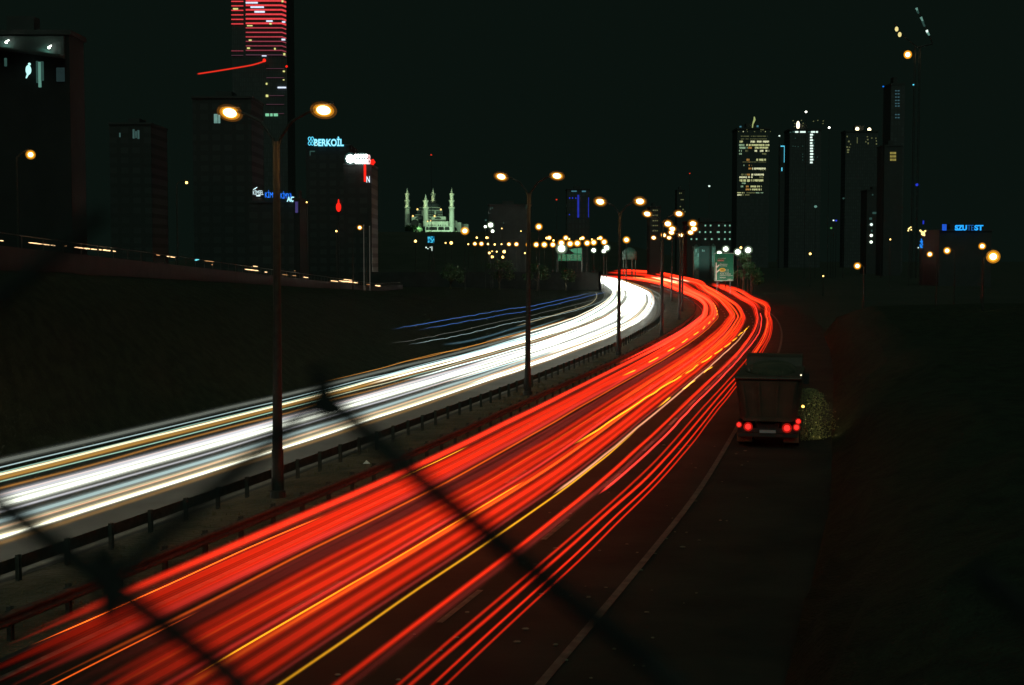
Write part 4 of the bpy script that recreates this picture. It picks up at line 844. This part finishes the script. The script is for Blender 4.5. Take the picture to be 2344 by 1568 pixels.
wins(sg, [(974,977,565,568),(984,986,565,567),(988,989.5,564,574),(978,981,568.5,570)], WW, d-2, 'small_lights')

# ---- mosque on its hill
d = 1500
hl = MB(); n1, n2 = 48, 20; mc = W(1000, 560, 1560)
for i in range(n1+1):
    for j in range(n2+1):
        x = -260+900*i/n1-150; y = 1180+700*j/n2; h = 37.0*math.exp(-((x+75)/230)**4)*min(1, max(0, (y-1220)/200))
        hl.v.append((x, y, max(-.5, min(h, 36.3))+random.uniform(-.3, .3)-.4))
for i in range(n1):
    for j in range(n2): a = i*(n2+1)+j; hl.f.append((a, a+n2+1, a+n2+2, a+1)); hl.m.append(0)
tag(hl.build('hill', M_ground, smooth=True), kind='structure')
M_stone = mat('pale_stone', (.62, .64, .56), (.48, .50, .43), .15, .85, bump=.2, dist=.2)
M_lead = mat('lead_dome', (.10, .11, .11), (.07, .08, .08), .3, .6, .3)
def mx(x): return 1400*.6445+x*(300/1960)*.6445
def my(y): return 640*.6445+y*(240/1568)*.6445
t = empty('mosque', (W(985, 530, d).x, d, W(985, 533, d).z), 'floodlit pale stone mosque with four minarets on the dark hill', 'mosque'); l = t.location
def mbox(mb, x0, x1, y0, y1, yy0, yy1):
    a = W(mx(x0), my(y1), d)-l; b = W(mx(x1), my(y0), d)-l; mb.box(a.x, b.x, yy0, yy1, a.z, b.z)
mb = MB(); mbox(mb, 700, 1270, 975, 1085, -12, 30); mbox(mb, 690, 1300, 965, 976, -13, 31); mbox(mb, 300, 640, 990, 1080, 10, 40); mbox(mb, 405, 548, 845, 1080, 2, 20); mbox(mb, 1380, 1550, 975, 1200, 6, 40); mbox(mb, 1550, 1700, 1000, 1150, 30, 50); mbox(mb, 1390, 1450, 935, 975, 8, 30); mb.build('lower_block', M_stone, t)
mb = MB(); mbox(mb, 680, 1195, 850, 974, 2, 42); mbox(mb, 670, 1200, 842, 851, 1, 43); mb.build('prayer_hall', M_stone, t)
mb = MB(); mbox(mb, 480, 630, 795, 850, 8, 44); mbox(mb, 750, 1120, 797, 842, 8, 44); mbox(mb, 510, 1110, 690, 796, 14, 50); mbox(mb, 625, 662, 690, 850, 7, 14)
mbox(mb, 920, 965, 690, 797, 11, 14); mbox(mb, 580, 1055, 622, 690, 18, 46); mb.build('drum_tier', M_lead, t)
mb = MB()
for (x0, x1, y) in ((580,1055,625),(480,630,797),(750,905,797),(1000,1120,797),(510,620,692),(760,1100,692)): mbox(mb, x0, x1, y-4, y+6, 6.5, 7.8)
mbox(mb, 625, 662, 690, 830, 6, 7.5); mbox(mb, 925, 960, 690, 790, 9, 11); mb.build('cornice', M_stone, t)
c = W(mx(818), my(622), d)-l; mb = MB(); R_ = (W(mx(1050), 500, d).x-W(mx(585), 500, d).x)/2
mb.lathe((c.x, 32, c.z), [(R_*math.cos(a), R_*.62*math.sin(a)) for a in [k*math.pi/2/10 for k in range(10)]]+[(.2, R_*.62), (.25, R_*.62+2.5)], 28); mb.build('dome', M_lead, t, smooth=True)
mb = MB()
for x in (560, 780, 1010): c = W(mx(x), my(860), d)-l; mb.lathe((c.x, 6, c.z-2), [(5.5*math.cos(a), 3.6*math.sin(a)) for a in [k*math.pi/2/6 for k in range(6)]]+[(.1, 3.7)], 18)
mb.build('half_domes', M_lead, t, smooth=True)
# arcade with arched openings
mb = MB(); mbox(mb, 750, 1380, 1088, 1215, -22, -14); mbox(mb, 765, 1330, 1084, 1094, -23, -13); mb.build('arcade', M_stone, t)
mb = MB()
for x in (800, 868, 910, 950, 992, 1075, 1112, 1150, 1225, 1275, 1420):
    a = W(mx(x), my(1170), d)-l; b = W(mx(x), my(1125), d)-l; r_ = .95*1.5
    pts = [(a.x-r_, a.z), (a.x+r_, a.z), (a.x+r_, b.z)]+[(a.x+r_*math.cos(q*math.pi/6), b.z+r_*1.2*math.sin(q*math.pi/6)) for q in range(1, 6)]+[(a.x-r_, b.z)]
    yy = -22.15 if x != 1420 else 5.8; vs = [(px_, yy, pz) for px_, pz in pts]+[(px_, yy+.1, pz) for px_, pz in pts]; n_ = len(pts)
    mb.add(vs, [tuple(range(n_)), tuple(range(2*n_-1, n_-1, -1))]+[(k, n_+k, n_+(k+1) % n_, (k+1) % n_) for k in range(n_)])
mb.build('arch_openings', M_black, t)
mb = MB()
for x in (818, 870, 910, 960, 1045, 1090, 1145, 1195): mbox(mb, x-7, x+7, 1035, 1070, -12.2, -12.02)
c = W(mx(475), my(1000), d)-l; mb.cyl((c.x, 1.8, c.z), (c.x, 1.95, c.z), 4.2, n=16); mb.build('openings', M_black, t)
for (x, yt, yb, yy) in ((305,175,1080,22),(733,315,1085,-10),(905,175,800,52),(1337,175,1190,-16)):
    c = W(mx(x), my(yb), d+yy); tp = W(mx(x), my(yt), d+yy); hh = tp.z-c.z; mn = MB(); s_ = hh
    bal = [my(v) for v in {305:(330,480,640), 733:(490,640), 905:(330,490), 1337:(330,480,640)}[x]]
    prof = [(3.0, 0), (2.7, hh*.1)]; zs = sorted([W(mx(x), b_, d+yy).z-c.z for b_ in bal]); rr = 2.55
    for z in zs: prof += [(rr, z-1.6), (rr+.85, z), (rr+.85, z+1.0), (rr*.86, z+1.05)]; rr *= .86
    prof += [(rr, hh-9), (rr+.25, hh-8.6), (.1, hh)]
    mn.lathe((c.x-l.x, yy, c.z-l.z), prof, 14); mn.build('minaret', M_stone, t, smooth=False)
    for z in zs:
        pl_ = bpy.data.lights.new('balcony_light', 'POINT'); pl_.energy = 330; pl_.color = (.8, 1.0, .5); pl_.shadow_soft_size = .3
        po = bpy.data.objects.new('balcony_light', pl_); COL.objects.link(po); po.location = (c.x-1.0, d+yy-5.2, c.z+z+2.5); po.parent = t; po.matrix_parent_inverse = Matrix.Translation(-t.location)
for (x, y) in ((540,675),(1083,680),(435,832),(937,832),(850,940),(775,955)):
    p = W(mx(x), my(y), d-16)-l; mb = MB(); mb.ball((p.x, p.y, p.z), 1.0 if y < 900 else .7); mb.build('facade_lamp', em('mosque_amber', (1,.66,.2), 1.6), t)
for (x, y, dx, e_, tx) in ((1337,1130,-70,90000,1337),(900,1120,-75,80000,930),(600,1130,-70,45000,560),(1120,1130,-80,60000,1100)):
    sl = bpy.data.lights.new('flood_light', 'SPOT'); sl.energy = e_*.52; sl.color = (.58, 1.0, .62); sl.spot_size = RAD(85); sl.spot_blend = .8; sl.shadow_soft_size = 1
    so_ = bpy.data.objects.new('flood_light', sl); COL.objects.link(so_); p = W(mx(x), my(y), d+dx); so_.location = p
    q = W(mx(tx), my(1020), d); so_.rotation_euler = (q-p).to_track_quat('-Z', 'Y').to_euler(); so_.parent = t; so_.matrix_parent_inverse = Matrix.Translation(-t.location)
for k, (x, y, h, r) in enumerate([(940,528,7,9),(955,529,6,8),(982,542,6,9),(1008,541,6,8),(1030,542,6,9),(1046,541,6,8),(1062,538,6,8)]):
    p = W(x, y, 1440); tree((p.x, 1440, p.z-h*.35), h, r*.75, 500, M_leaf, 'dark tree silhouetted along the foot of the mosque', 'trees at the foot of the mosque', 50+k, leaf=1.0)

# ---- green road signs
d = 310; M_sg = mat('sign_green', (.004, .19, .10), (.003, .15, .08), 2, .5, bump=0); M_sw = mat('sign_white', (.75, .78, .72), (.7, .72, .68), 2, .5, bump=0); M_sy = mat('sign_yellow', (.7, .45, .03), (.6, .4, .03), 2, .5, bump=0); M_sr = mat('sign_red', (.35, .05, .03), (.3, .04, .03), 2, .5, bump=0)
sg = empty('direction_sign', (W(1657, 643, d).x, d, 0), 'tall green direction sign with a forked route diagram and white place names', 'road sign'); l = sg.location
mb = MB(); rect(mb, 1635, 1679.3, 579.5, 643, d, .12, sg); mb.build('panel', M_sg, sg)
qx = lambda x: 2480*.6445+x*(200/1960)*.6445
qy = lambda y: 860*.6445+y*(160/1568)*.6445
mb = MB()
for (x0, x1, y0, y1) in ((1635,1635.7,579.5,643),(1678.6,1679.3,579.5,643),(1635.7,1678.6,642.3,643),(1635.7,1678.6,579.5,580.2)): rect(mb, x0, x1, y0, y1, d-.12, .03, sg)
mb.build('border', M_sw, sg)
mb = MB(); rect(mb, qx(602), qx(642), qy(710), qy(1310), d-.12, .03, sg)
for yb in (880, 1050):
    a = W(qx(642), qy(yb-8), d-.13)-l; b = W(qx(735), qy(yb-85), d-.13)-l; th = .17
    mb.hexa([(a.x,a.y-.03,a.z-th),(b.x,b.y-.03,b.z-th),(b.x,b.y,b.z-th),(a.x,a.y,a.z-th)], [(a.x,a.y-.03,a.z+th),(b.x,b.y-.03,b.z+th),(b.x,b.y,b.z+th),(a.x,a.y,a.z+th)])
mb.build('route_diagram', M_sw, sg)
for s_, x0, x1, yb, yt in (('ATAŞEHİR',690,970,580,545),('Bostancı',765,1015,785,745),('Kadıköy',760,1010,850,805),('0-2',930,1055,990,950),('Ümraniye',760,1065,1060,1020),('Fatih Sultan',760,1130,1125,1080),('Mehmet Köprüsü',755,1205,1185,1145),('Kavacık',755,955,1250,1205),('1500 m',1020,1190,1318,1280)):
    text(s_, qx(x0), qx(x1), qy(yb), qy(yt), d-.12, M_sw, sg, depth=.02, bold=0)
mb = MB(); rect(mb, qx(670), qx(895), qy(605), qy(665), d-.12, .03, sg); mb.build('red_plate', M_sr, sg); text('KARTAL', qx(685), qx(880), qy(650), qy(615), d-.16, M_sw, sg, depth=.02, bold=0)
mb = MB(); p = W(qx(838), qy(965), d-.12)-l; mb.lathe((0,0,0), [(.001,0)], 3); mb = MB(); n_ = 20; vs = [(p.x+.72*math.cos(k*2*math.pi/n_), -.15, p.z+.42*math.sin(k*2*math.pi/n_)) for k in range(n_)]; mb.add(vs+[(a, -.125, c_) for a, b, c_ in vs], [tuple(range(n_-1, -1, -1))]+[(k, (k+1) % n_, n_+(k+1) % n_, n_+k) for k in range(n_)]); mb.build('route_badge', M_sy, sg); text('E80', qx(790), qx(885), qy(985), qy(945), d-.17, M_darkgrey, sg, depth=.02)
for x in (1642, 1672): mb = MB(); p = W(x, 600, d)-l; mb.box(p.x-.1, p.x+.1, .02, .2, 0, W(x, 580, d).z); mb.build('post', M_galv, sg)
def area(par, loc, rot, e_, col, sz):
    a = bpy.data.lights.new('sign_light', 'SPOT'); a.energy = e_; a.color = col; a.spot_size = RAD(95); a.spot_blend = .7; a.shadow_soft_size = sz
    o = bpy.data.objects.new('sign_light', a); COL.objects.link(o); o.location = loc; o.rotation_euler = rot; o.parent = par; o.matrix_parent_inverse = Matrix.Translation(-par.location)
area(sg, (l.x, d-7, 2.2), (RAD(107), 0, 0), 900, (.8, 1, .85), .3)
d = 500; sg = empty('overhead_sign', (W(1305, 597, d).x, d, 0), 'wide dim green overhead sign in panels beneath the very bright white lamp', 'road sign'); l = sg.location
mb = MB(); rect(mb, 1277.5, 1296, 581.5, 597.3, d, .2, sg); rect(mb, 1297.2, 1311, 581.5, 597.3, d, .2, sg); rect(mb, 1312, 1331.5, 580.5, 597.3, d, .2, sg); mb.build('panel', M_sg, sg)
mb = MB(); a = W(1302, 570.5, d)-l; b = W(1331.3, 567, d)-l; c = W(1331.3, 579.5, d)-l; e_ = W(1315, 580, d)-l; g_ = W(1308, 575, d)-l
vs = [(a.x,-.2,a.z),(b.x,-.2,b.z),(c.x,-.2,c.z),(e_.x,-.2,e_.z),(g_.x,-.2,g_.z)]; mb.add(vs+[(q[0],-.05,q[2]) for q in vs], [(0,4,3,2,1),(5,6,7,8,9)]+[(k,(k+1)%5,5+(k+1)%5,5+k) for k in range(5)]); mb.build('lit_patch', mat('sign_lit_teal', (.08,.40,.27), (.06,.33,.22), .5, .6, bump=0), sg)  # brightly lit corner of the sign, put in as a paler piece
mb = MB()
for k, (x0, x1) in enumerate(((1279,1294),(1299,1309),(1314,1329))):
    for yy in (584, 587, 590): rect(mb, x0, x1-2*(yy == 587), yy, yy+1, d-.2, .03, sg)
rect(mb, 1284, 1286, 593, 596, d-.2, .03, sg); rect(mb, 1303, 1305.5, 592, 595, d-.2, .03, sg); mb.build('lettering', mat('sign_dullgreen', (.2,.4,.25), (.15,.3,.2), 1, .6, bump=0), sg)
mb = MB()
for x in (1277, 1332): p = W(x, 597, d)-l; mb.box(p.x-.2, p.x+.2, .05, .4, 0, W(x, 568, d).z)
mb.build('post', M_galv, sg); area(sg, (l.x+1, d-9, 8), (RAD(96), 0, 0), 700, (.75, 1, .8), .5)
# lit pavilion, trees and toll house behind
d = 520; M_pav = mat('teal_lit_plaster', (.09,.13,.11), (.05,.08,.07), 1.2, .9)
t = empty('lit_pavilion', (W(1441, 590, d).x, d, 0), 'small round pavilion roof lit teal above the far road', 'pavilion'); l = t.location; top = W(1441, 565, d).z; bz = W(1441, 588, d).z
mb = MB(); mb.lathe((0,0,0), [(2.6, bz-1),(2.6,bz),(2.75, bz+.8),(2.5, bz+2.0),(1.6,bz+3.0),(.2,bz+3.6)], 20); mb.build('roof', M_pav, t, smooth=True); mb = MB()
for k in range(6): mb.cyl((2.2*math.cos(k), 2.2*math.sin(k), 0), (2.2*math.cos(k), 2.2*math.sin(k), bz-.9), .15, n=8)
mb.build('columns', M_pav, t); area(t, (l.x, d-12, bz+2), (RAD(90), 0, 0), 1100, (.3, 1, .7), .3)
d = 560; t = bld('pale gatehouse with two lit pointed turrets left of the tall green sign', 1592, 1636, 566, d, M_dark, depth=8); l = t.location
mb = MB()
for (x0, x1, yt) in ((1588.5,1600.5,566),(1629.5,1638,564)):
    a = W(x0, 592, d-3)-l; b = W(x1, yt, d-3)-l; mx_ = (a.x+b.x)/2; mb.box(a.x, b.x, -3, 0, 0, b.z); mb.add([(a.x-.1,-3.1,b.z),(b.x+.1,-3.1,b.z),(b.x+.1,.1,b.z),(a.x-.1,.1,b.z),(mx_,-1.5,b.z+1.3)], [(0,1,4),(1,2,4),(2,3,4),(3,0,4),(3,2,1,0)])
mb.build('turret', M_pav, t); wins(t, [(1592,1594.5,570,577),(1597,1599,580,588),(1607,1609,571,576),(1610.5,1612.5,572,576)], WT, d-3.4); 
for x in (1594, 1634): p = W(x, 590, d); area(t, (p.x, d-9, p.z-1), (RAD(105), 0, 0), 1500, (.4, 1, .8), .3)
area(empty('flood_lamp', (W(1712, 590, 322).x, 318, 0), 'small floodlight post lighting the tree right of the green sign', 'lamp'), (W(1710, 575, 322).x, 320, W(1710, 575, 322).z), (RAD(30), 0, 0), 900, (.6, 1, .7), .3)
fo = bpy.data.objects['flood_lamp'] if 'flood_lamp' in bpy.data.objects and bpy.data.objects['flood_lamp'].type == 'EMPTY' else None
for ob in bpy.data.objects:
    if ob.type == 'EMPTY' and ob.name.startswith('flood_lamp'):
        mb = MB(); mb.cyl((0,0,0), (0,0,9), .08, .05, 8); mb.box(-.3, .3, -.2, .2, 9, 9.25); mb.build('post', M_galv, ob)

# ------------------------------------------------------------------ the dump truck on the shoulder
ty = 56.6; tx = W(1757, 1029, ty).x; iT = P2.iy(ty+4); hd = math.atan2(P2.T[iT, 1], P2.T[iT, 0])-math.pi/2
t = empty('dump_truck', (tx, ty, 0), 'dark loaded dump truck stopped on the right shoulder with its tail lights on', 'truck', None, hd)
M_bed = mat('truck_bed_paint', (.09, .062, .042), (.055, .04, .028), 1.5, .6, .1, bump=.15); M_cab = mat('truck_cab_paint', (.20, .12, .05), (.16, .10, .04), 3, .4); M_chas = mat('truck_chassis', (.03, .03, .03), (.02, .02, .02), 4, .6)
mb = MB(); mb.box(-.45,-.3,.1,8.2,.75,1.0); mb.box(.3,.45,.1,8.2,.75,1.0)
for y in (.1, 2, 4, 6, 8): mb.box(-.299,.299,y,y+.12,.78,.96)
mb.box(-1.2,1.2,-.02,.1,.62,.80); mb.box(-.25,.25,1.2,3.2,.5,.76); mb.build('chassis', M_chas, t)
mb = MB(); mb.box(-1.15,1.15,-.14,-.03,.46,.60); mb.box(-1.0,-.9,-.1,-.03,.60,.75); mb.box(.9,1.0,-.1,-.03,.60,.75); mb.build('bumper', M_chas, t)
# bed: tapered tub
mb = MB(); zb, zt = 1.08, 2.75; 
mb.hexa([(-1.0,.1,zb),(1.0,.1,zb),(1.0,6.0,zb),(-1.0,6.0,zb)], [(-1.25,.0,zt),(1.25,.0,zt),(1.25,6.0,zt),(-1.25,6.0,zt)])
for y in (.6, 1.6, 2.6, 3.6, 4.6, 5.6):
    for s_ in (-1, 1): mb.hexa([(s_*1.0-.0,y,zb),(s_*1.12,y,zb),(s_*1.12,y+.12,zb),(s_*1.0,y+.12,zb)][::s_], [(s_*1.24,y,zt-.05),(s_*1.33,y,zt-.05),(s_*1.33,y+.12,zt-.05),(s_*1.24,y+.12,zt-.05)][::s_])
mb.box(-1.32,1.32,-.08,6.05,zt+.002,zt+.14)
mb.hexa([(-1.2,5.7,zt+.14),(1.2,5.7,zt+.14),(1.2,5.9,zt+.14),(-1.2,5.9,zt+.14)], [(-1.2,5.8,3.25),(1.2,5.8,3.25),(1.2,6.0,3.25),(-1.2,6.0,3.25)]); mb.box(-1.2,1.2,5.8,7.4,3.252,3.34)
bed = mb.build('dump_bed', M_bed, t)
mb = MB(); mb.hexa([(-.92,-.02,zb+.05),(.92,-.02,zb+.05),(.92,.08,zb+.05),(-.92,.08,zb+.05)], [(-1.16,-.14,zt-.05),(1.16,-.14,zt-.05),(1.16,-.02,zt-.05),(-1.16,-.02,zt-.05)])
for x in (-.95, -.35, .35, .95): mb.hexa([(x*.85-.05,-.08,zb+.05),(x*.85+.05,-.08,zb+.05),(x*.85+.05,-.02,zb+.05),(x*.85-.05,-.02,zb+.05)], [(x*1.1-.05,-.2,zt-.05),(x*1.1+.05,-.2,zt-.05),(x*1.1+.05,-.14,zt-.05),(x*1.1-.05,-.14,zt-.05)])
mb.box(-.95,.95,-.12,-.02,zb,zb+.14); mb.cyl((-1.3,-.12,zt+.05), (1.3,-.12,zt+.05), .06, n=8); mb.build('tailgate', M_bed, bed)
mb = MB(); mb.ball((0,3,zt+.1), 1.1, 2.8, .45, 20, 10); mb.build('load', M_dirt, t, smooth=True)
mb = MB(); mb.hexa([(-1.2,6.3,.55),(1.2,6.3,.55),(1.2,8.3,.55),(-1.2,8.3,.55)], [(-1.15,6.3,2.9),(1.15,6.3,2.9),(1.15,8.0,2.9),(-1.15,8.0,2.9)]); cab = mb.build('cab', M_cab, t)
mb = MB(); mb.box(-.8,.8,6.27,6.299,1.9,2.6); mb.build('rear_window', mat('truck_glass', (.02,.025,.03), (.015,.02,.02), 1, .1, bump=0), cab)
for s_ in (-1, 1):
    mb = MB(); mb.box(s_*1.36-.12, s_*1.36+.12, 8.0, 8.08, 1.9, 2.4); mb.cyl((s_*1.18,8.0,2.3),(s_*1.36,8.04,2.3), .02, n=6); mb.build('mirror', M_chas, cab)
for (y, dual) in ((1.2, 1), (2.5, 1), (7.2, 0)):
    for s_ in (-1, 1):
        for q in ((0, .3) if dual else (0,)):
            xc = s_*(1.08-q); mb = MB(); mb.cyl((xc-.13,y,.52), (xc+.13,y,.52), .52, n=24); ty_ = mb.build('wheel', M_black, t); mb = MB(); mb.cyl((xc-.14,y,.52),(xc+.14,y,.52), .27, n=16); mb.build('rim', M_galv, ty_)
for s_ in (-1, 1):
    mb = MB(); mb.box(s_*.92-.3, s_*.92+.3, .14, .17, .22, .74); mb.build('mudflap', mat('mudflap_rubber', (.16,.10,.06), (.10,.07,.04), 3, .8), t)
ETL = em('tail_red', (1, .02, .015), 2.2, True); HTL = glow('tail_red_halo', c=(1,.02,.01), k=.16)
for k, (x, z, r) in enumerate([(-1.13,.93,.11),(-.77,.86,.16),(.76,.84,.17),(1.13,.88,.13),(1.2,1.12,.11)]):
    mb = MB(); mb.ball((x,-.17,z), r*.7, .05, r*.7, 14, 8); lt = mb.build('tail_light', ETL, t, smooth=True)
    mb = MB(); mb.ball((x,-.17,z), r*1.15, .08, r*1.15, 14, 8); mb.build('lens', HTL, lt, smooth=True)  # halo of each tail light, an added glowing shell
mb = MB(); mb.ball((1.34,1.5,1.55), .055); mb.build('side_marker', em('marker_amber', (1,.5,.08), 5), t); mb = MB(); mb.ball((1.28,.0,zt+.2), .03); mb.build('side_marker', em('marker_white', (1,.9,.6), 2), t)
mb = MB(); mb.box(-.32,.32,-.16,-.141,.62,.74); pl_ = mb.build('licence_plate', mat('plate', (.35,.45,.5), (.3,.4,.45), 3, .4, bump=0), t)
# spot added at the truck's side to light the bush put there
a = bpy.data.lights.new('added_side_spot', 'SPOT'); a.energy = 200; a.color = (1, .9, .4); a.spot_size = RAD(60); a.spot_blend = .6; a.shadow_soft_size = .05
o = bpy.data.objects.new('added_side_spot', a); COL.objects.link(o); o.parent = t; o.location = (1.38, .6, 1.45); o.rotation_euler = Vector((1.15, 2.6, -.55)).to_track_quat('-Z', 'Y').to_euler()
for s_ in (-1, 1):
    a = bpy.data.lights.new('headlight', 'SPOT'); a.energy = 120; a.color = (1, .9, .6); a.spot_size = RAD(60); a.spot_blend = .6
    o = bpy.data.objects.new('headlight', a); COL.objects.link(o); o.parent = t; o.location = (s_*.9, 8.4, .8); o.rotation_euler = (RAD(86), 0, RAD(-12))
    mb = MB(); mb.ball((s_*.9,8.28,.8), .14, .05, .14); mb.build('headlight', em('headlamp', (1,.9,.6), 3), t)

# bush put in to stand for the patch of light beside the truck
sp = W(1852, 940, 59.6); rs = random.Random(31); sh = empty('light_patch_bush', (sp.x, 59.6, 0), 'yellow green patch of light beside the truck, given shape by an added bush', 'light_patch_bush')
lv = MB()
for q in range(3600):
    a_ = rs.uniform(0, 6.28); zz = 2.1*rs.random()**1.3+.02; rr = (.82+.22*math.sin(3*a_+1)+.15*math.sin(5*a_+zz*3))*math.sqrt(max(.02, 1-((zz-.75)/1.4)**2))*(rs.random()**.45+.25*rs.random()**4)
    p = Vector((rr*math.cos(a_), rr*math.sin(a_), zz)); u = Vector((rs.gauss(0,1), rs.gauss(0,1), rs.gauss(0,1))).normalized(); v = u.orthogonal().normalized(); sz = rs.uniform(.02, .05)
    lv.add([p-u*sz, p+v*sz*.5, p+u*sz, p-v*sz*.5], [(0,1,2,3)])
lv.build('leaves', mat('light_patch_leaves', (.22,.22,.10), (.15,.16,.07), 2, .8, bump=0), sh)
sb = MB()
for q in range(6): sb.tube([(0,0,0), (.2*math.cos(q),.2*math.sin(q),.6), (.5*math.cos(q+.3),.5*math.sin(q+.3),1.4)], [.03,.02,.008], 6)
sb.build('stems', M_bark, sh)
# grit on the outer lane and shoulder
pb = MB(); rs = random.Random(14)
for q in range(90):
    y = rs.uniform(20, 60); i_ = P2.iy(y); o_ = rs.uniform(6.5, 12.3); a = P2.P[i_]+P2.N[i_]*o_; s_ = rs.uniform(.015, .05); pb.ball((a[0], a[1], .03), s_*rs.uniform(1, 1.8), s_, s_*.5, 6, 4)
tag(pb.build('grit', mat('pale_grit', (.20,.18,.13), (.12,.10,.07), 5, .9, bump=0)), 'pale grit scattered on the outer lane and shoulder', 'grit', kind='stuff')
# small things lying on the median
p = G(839, 1062, .2); mb = MB(); mb.add([(-.12,-.1,0),(.14,-.08,0),(.1,.12,0),(-.1,.1,0),(0,0,.12)], [(0,1,4),(1,2,4),(2,3,4),(3,0,4),(3,2,1,0)])
tag(mb.build('litter', mat('white_paper', (.7,.75,.72), (.6,.65,.6), 5, .7), loc=None), 'scrap of white litter lying on the median', 'litter').location = (p.x, p.y, .22)
gs = MB(); rs = random.Random(9)
for q in range(5200):
    y = rs.uniform(24, 120); i1_, i2_ = P1.iy(y), P2.iy(y); tt = rs.random(); a = P1.P[i1_]*(1-tt)+P2.P[i2_]*tt; hh = rs.uniform(.04, .16); an = rs.uniform(0, 6.28); wv = .02
    gs.add([(a[0]-wv*math.cos(an), a[1]-wv*math.sin(an), .15), (a[0]+wv*math.cos(an), a[1]+wv*math.sin(an), .15), (a[0]+rs.uniform(-.06,.06), a[1]+rs.uniform(-.06,.06), .17+hh)], [(0,1,2)])
tag(gs.build('dry_grass', mat('dry_grass_blades', (.16,.13,.07), (.09,.09,.04), 2, .9, bump=0)), 'short dry grass scattered over the median', 'grass', kind='stuff')

# ------------------------------------------------------------------ chain-link fence right in front of the photographer
fd = .232
fence = empty('chain_link_fence', (0, fd, 6.3), 'blurred dark chain link fence wires close to the camera', 'fence'); l = fence.location
A = W(742, 905, fd); B_ = W(245, 1335, fd); C_ = W(1240, 1320, fd); e1 = C_-A; e2 = B_-A      # lattice steps down-right and down-left
wires = MB(); N_ = 16
def bent(p0, p1, r, zig): wires.tube([p0, (p0+p1)/2+Vector((0, zig, 0)), p1], r, 8)
for i in range(-N_, N_+1):
    for j in range(-N_, N_+1):
        p = A+e1*i+e2*j
        if abs(p.x) > .75 or p.z < 6.7 or p.z > 8.3: continue
        # the mesh is torn open where the lens looks through: upper middle and right
        def torn(q):
            ux = 1172+(q.x)/fd*F; uz = 596-(q.z-CAM_Z)/fd*F
            return (450 < ux < 2500 and -200 < uz < 700) or (1330 < ux < 2600 and -200 < uz < 1450) or (-100 < ux < 460 and 100 < uz < 700)
        s_ = .0035 if (i+j) % 2 else -.0035
        if not torn((p+p+e1)/2): bent(p, p+e1, .0018, s_)                      # "\" strands, thick
        gap = (i == 0 and j in (-1,)) or (i == 1 and j in (0, -1)) or (i, j) in ((1, -2), (0, 1), (2, -2), (2, -1))
        if not gap and not torn((p+p+e2)/2): bent(p, p+e2, .0015, -s_)         # "/" strands, thinner
for (p, dz) in ((A, .0045), (B_, .006), (C_, .0)):
    if dz: wires.cyl(p+Vector((0, 0, dz*.3)), p+Vector((.0002, 0, -dz*.2)), .0019, n=8); wires.cyl(p+Vector((-.0006, 0, dz)), p+Vector((.0006, 0, -dz)), .0019, n=8)
o = wires.build('wire_mesh', M_wire, None); o.parent = fence; o.matrix_parent_inverse = Matrix.Translation(-l)
mb = MB()
for x in (-.78, .78): mb.cyl((x, fd, 6.3), (x, fd, 8.45), .024, n=12)
mb.cyl((-.78, fd, 8.42), (.78, fd, 8.42), .021, n=12); mb.cyl((-.78, fd, 6.7), (.78, fd, 6.7), .018, n=12); o = mb.build('frame', M_galv, None); o.parent = fence; o.matrix_parent_inverse = Matrix.Translation(-l)

if __name__ == '__main__':
    print('objects', len(bpy.data.objects))
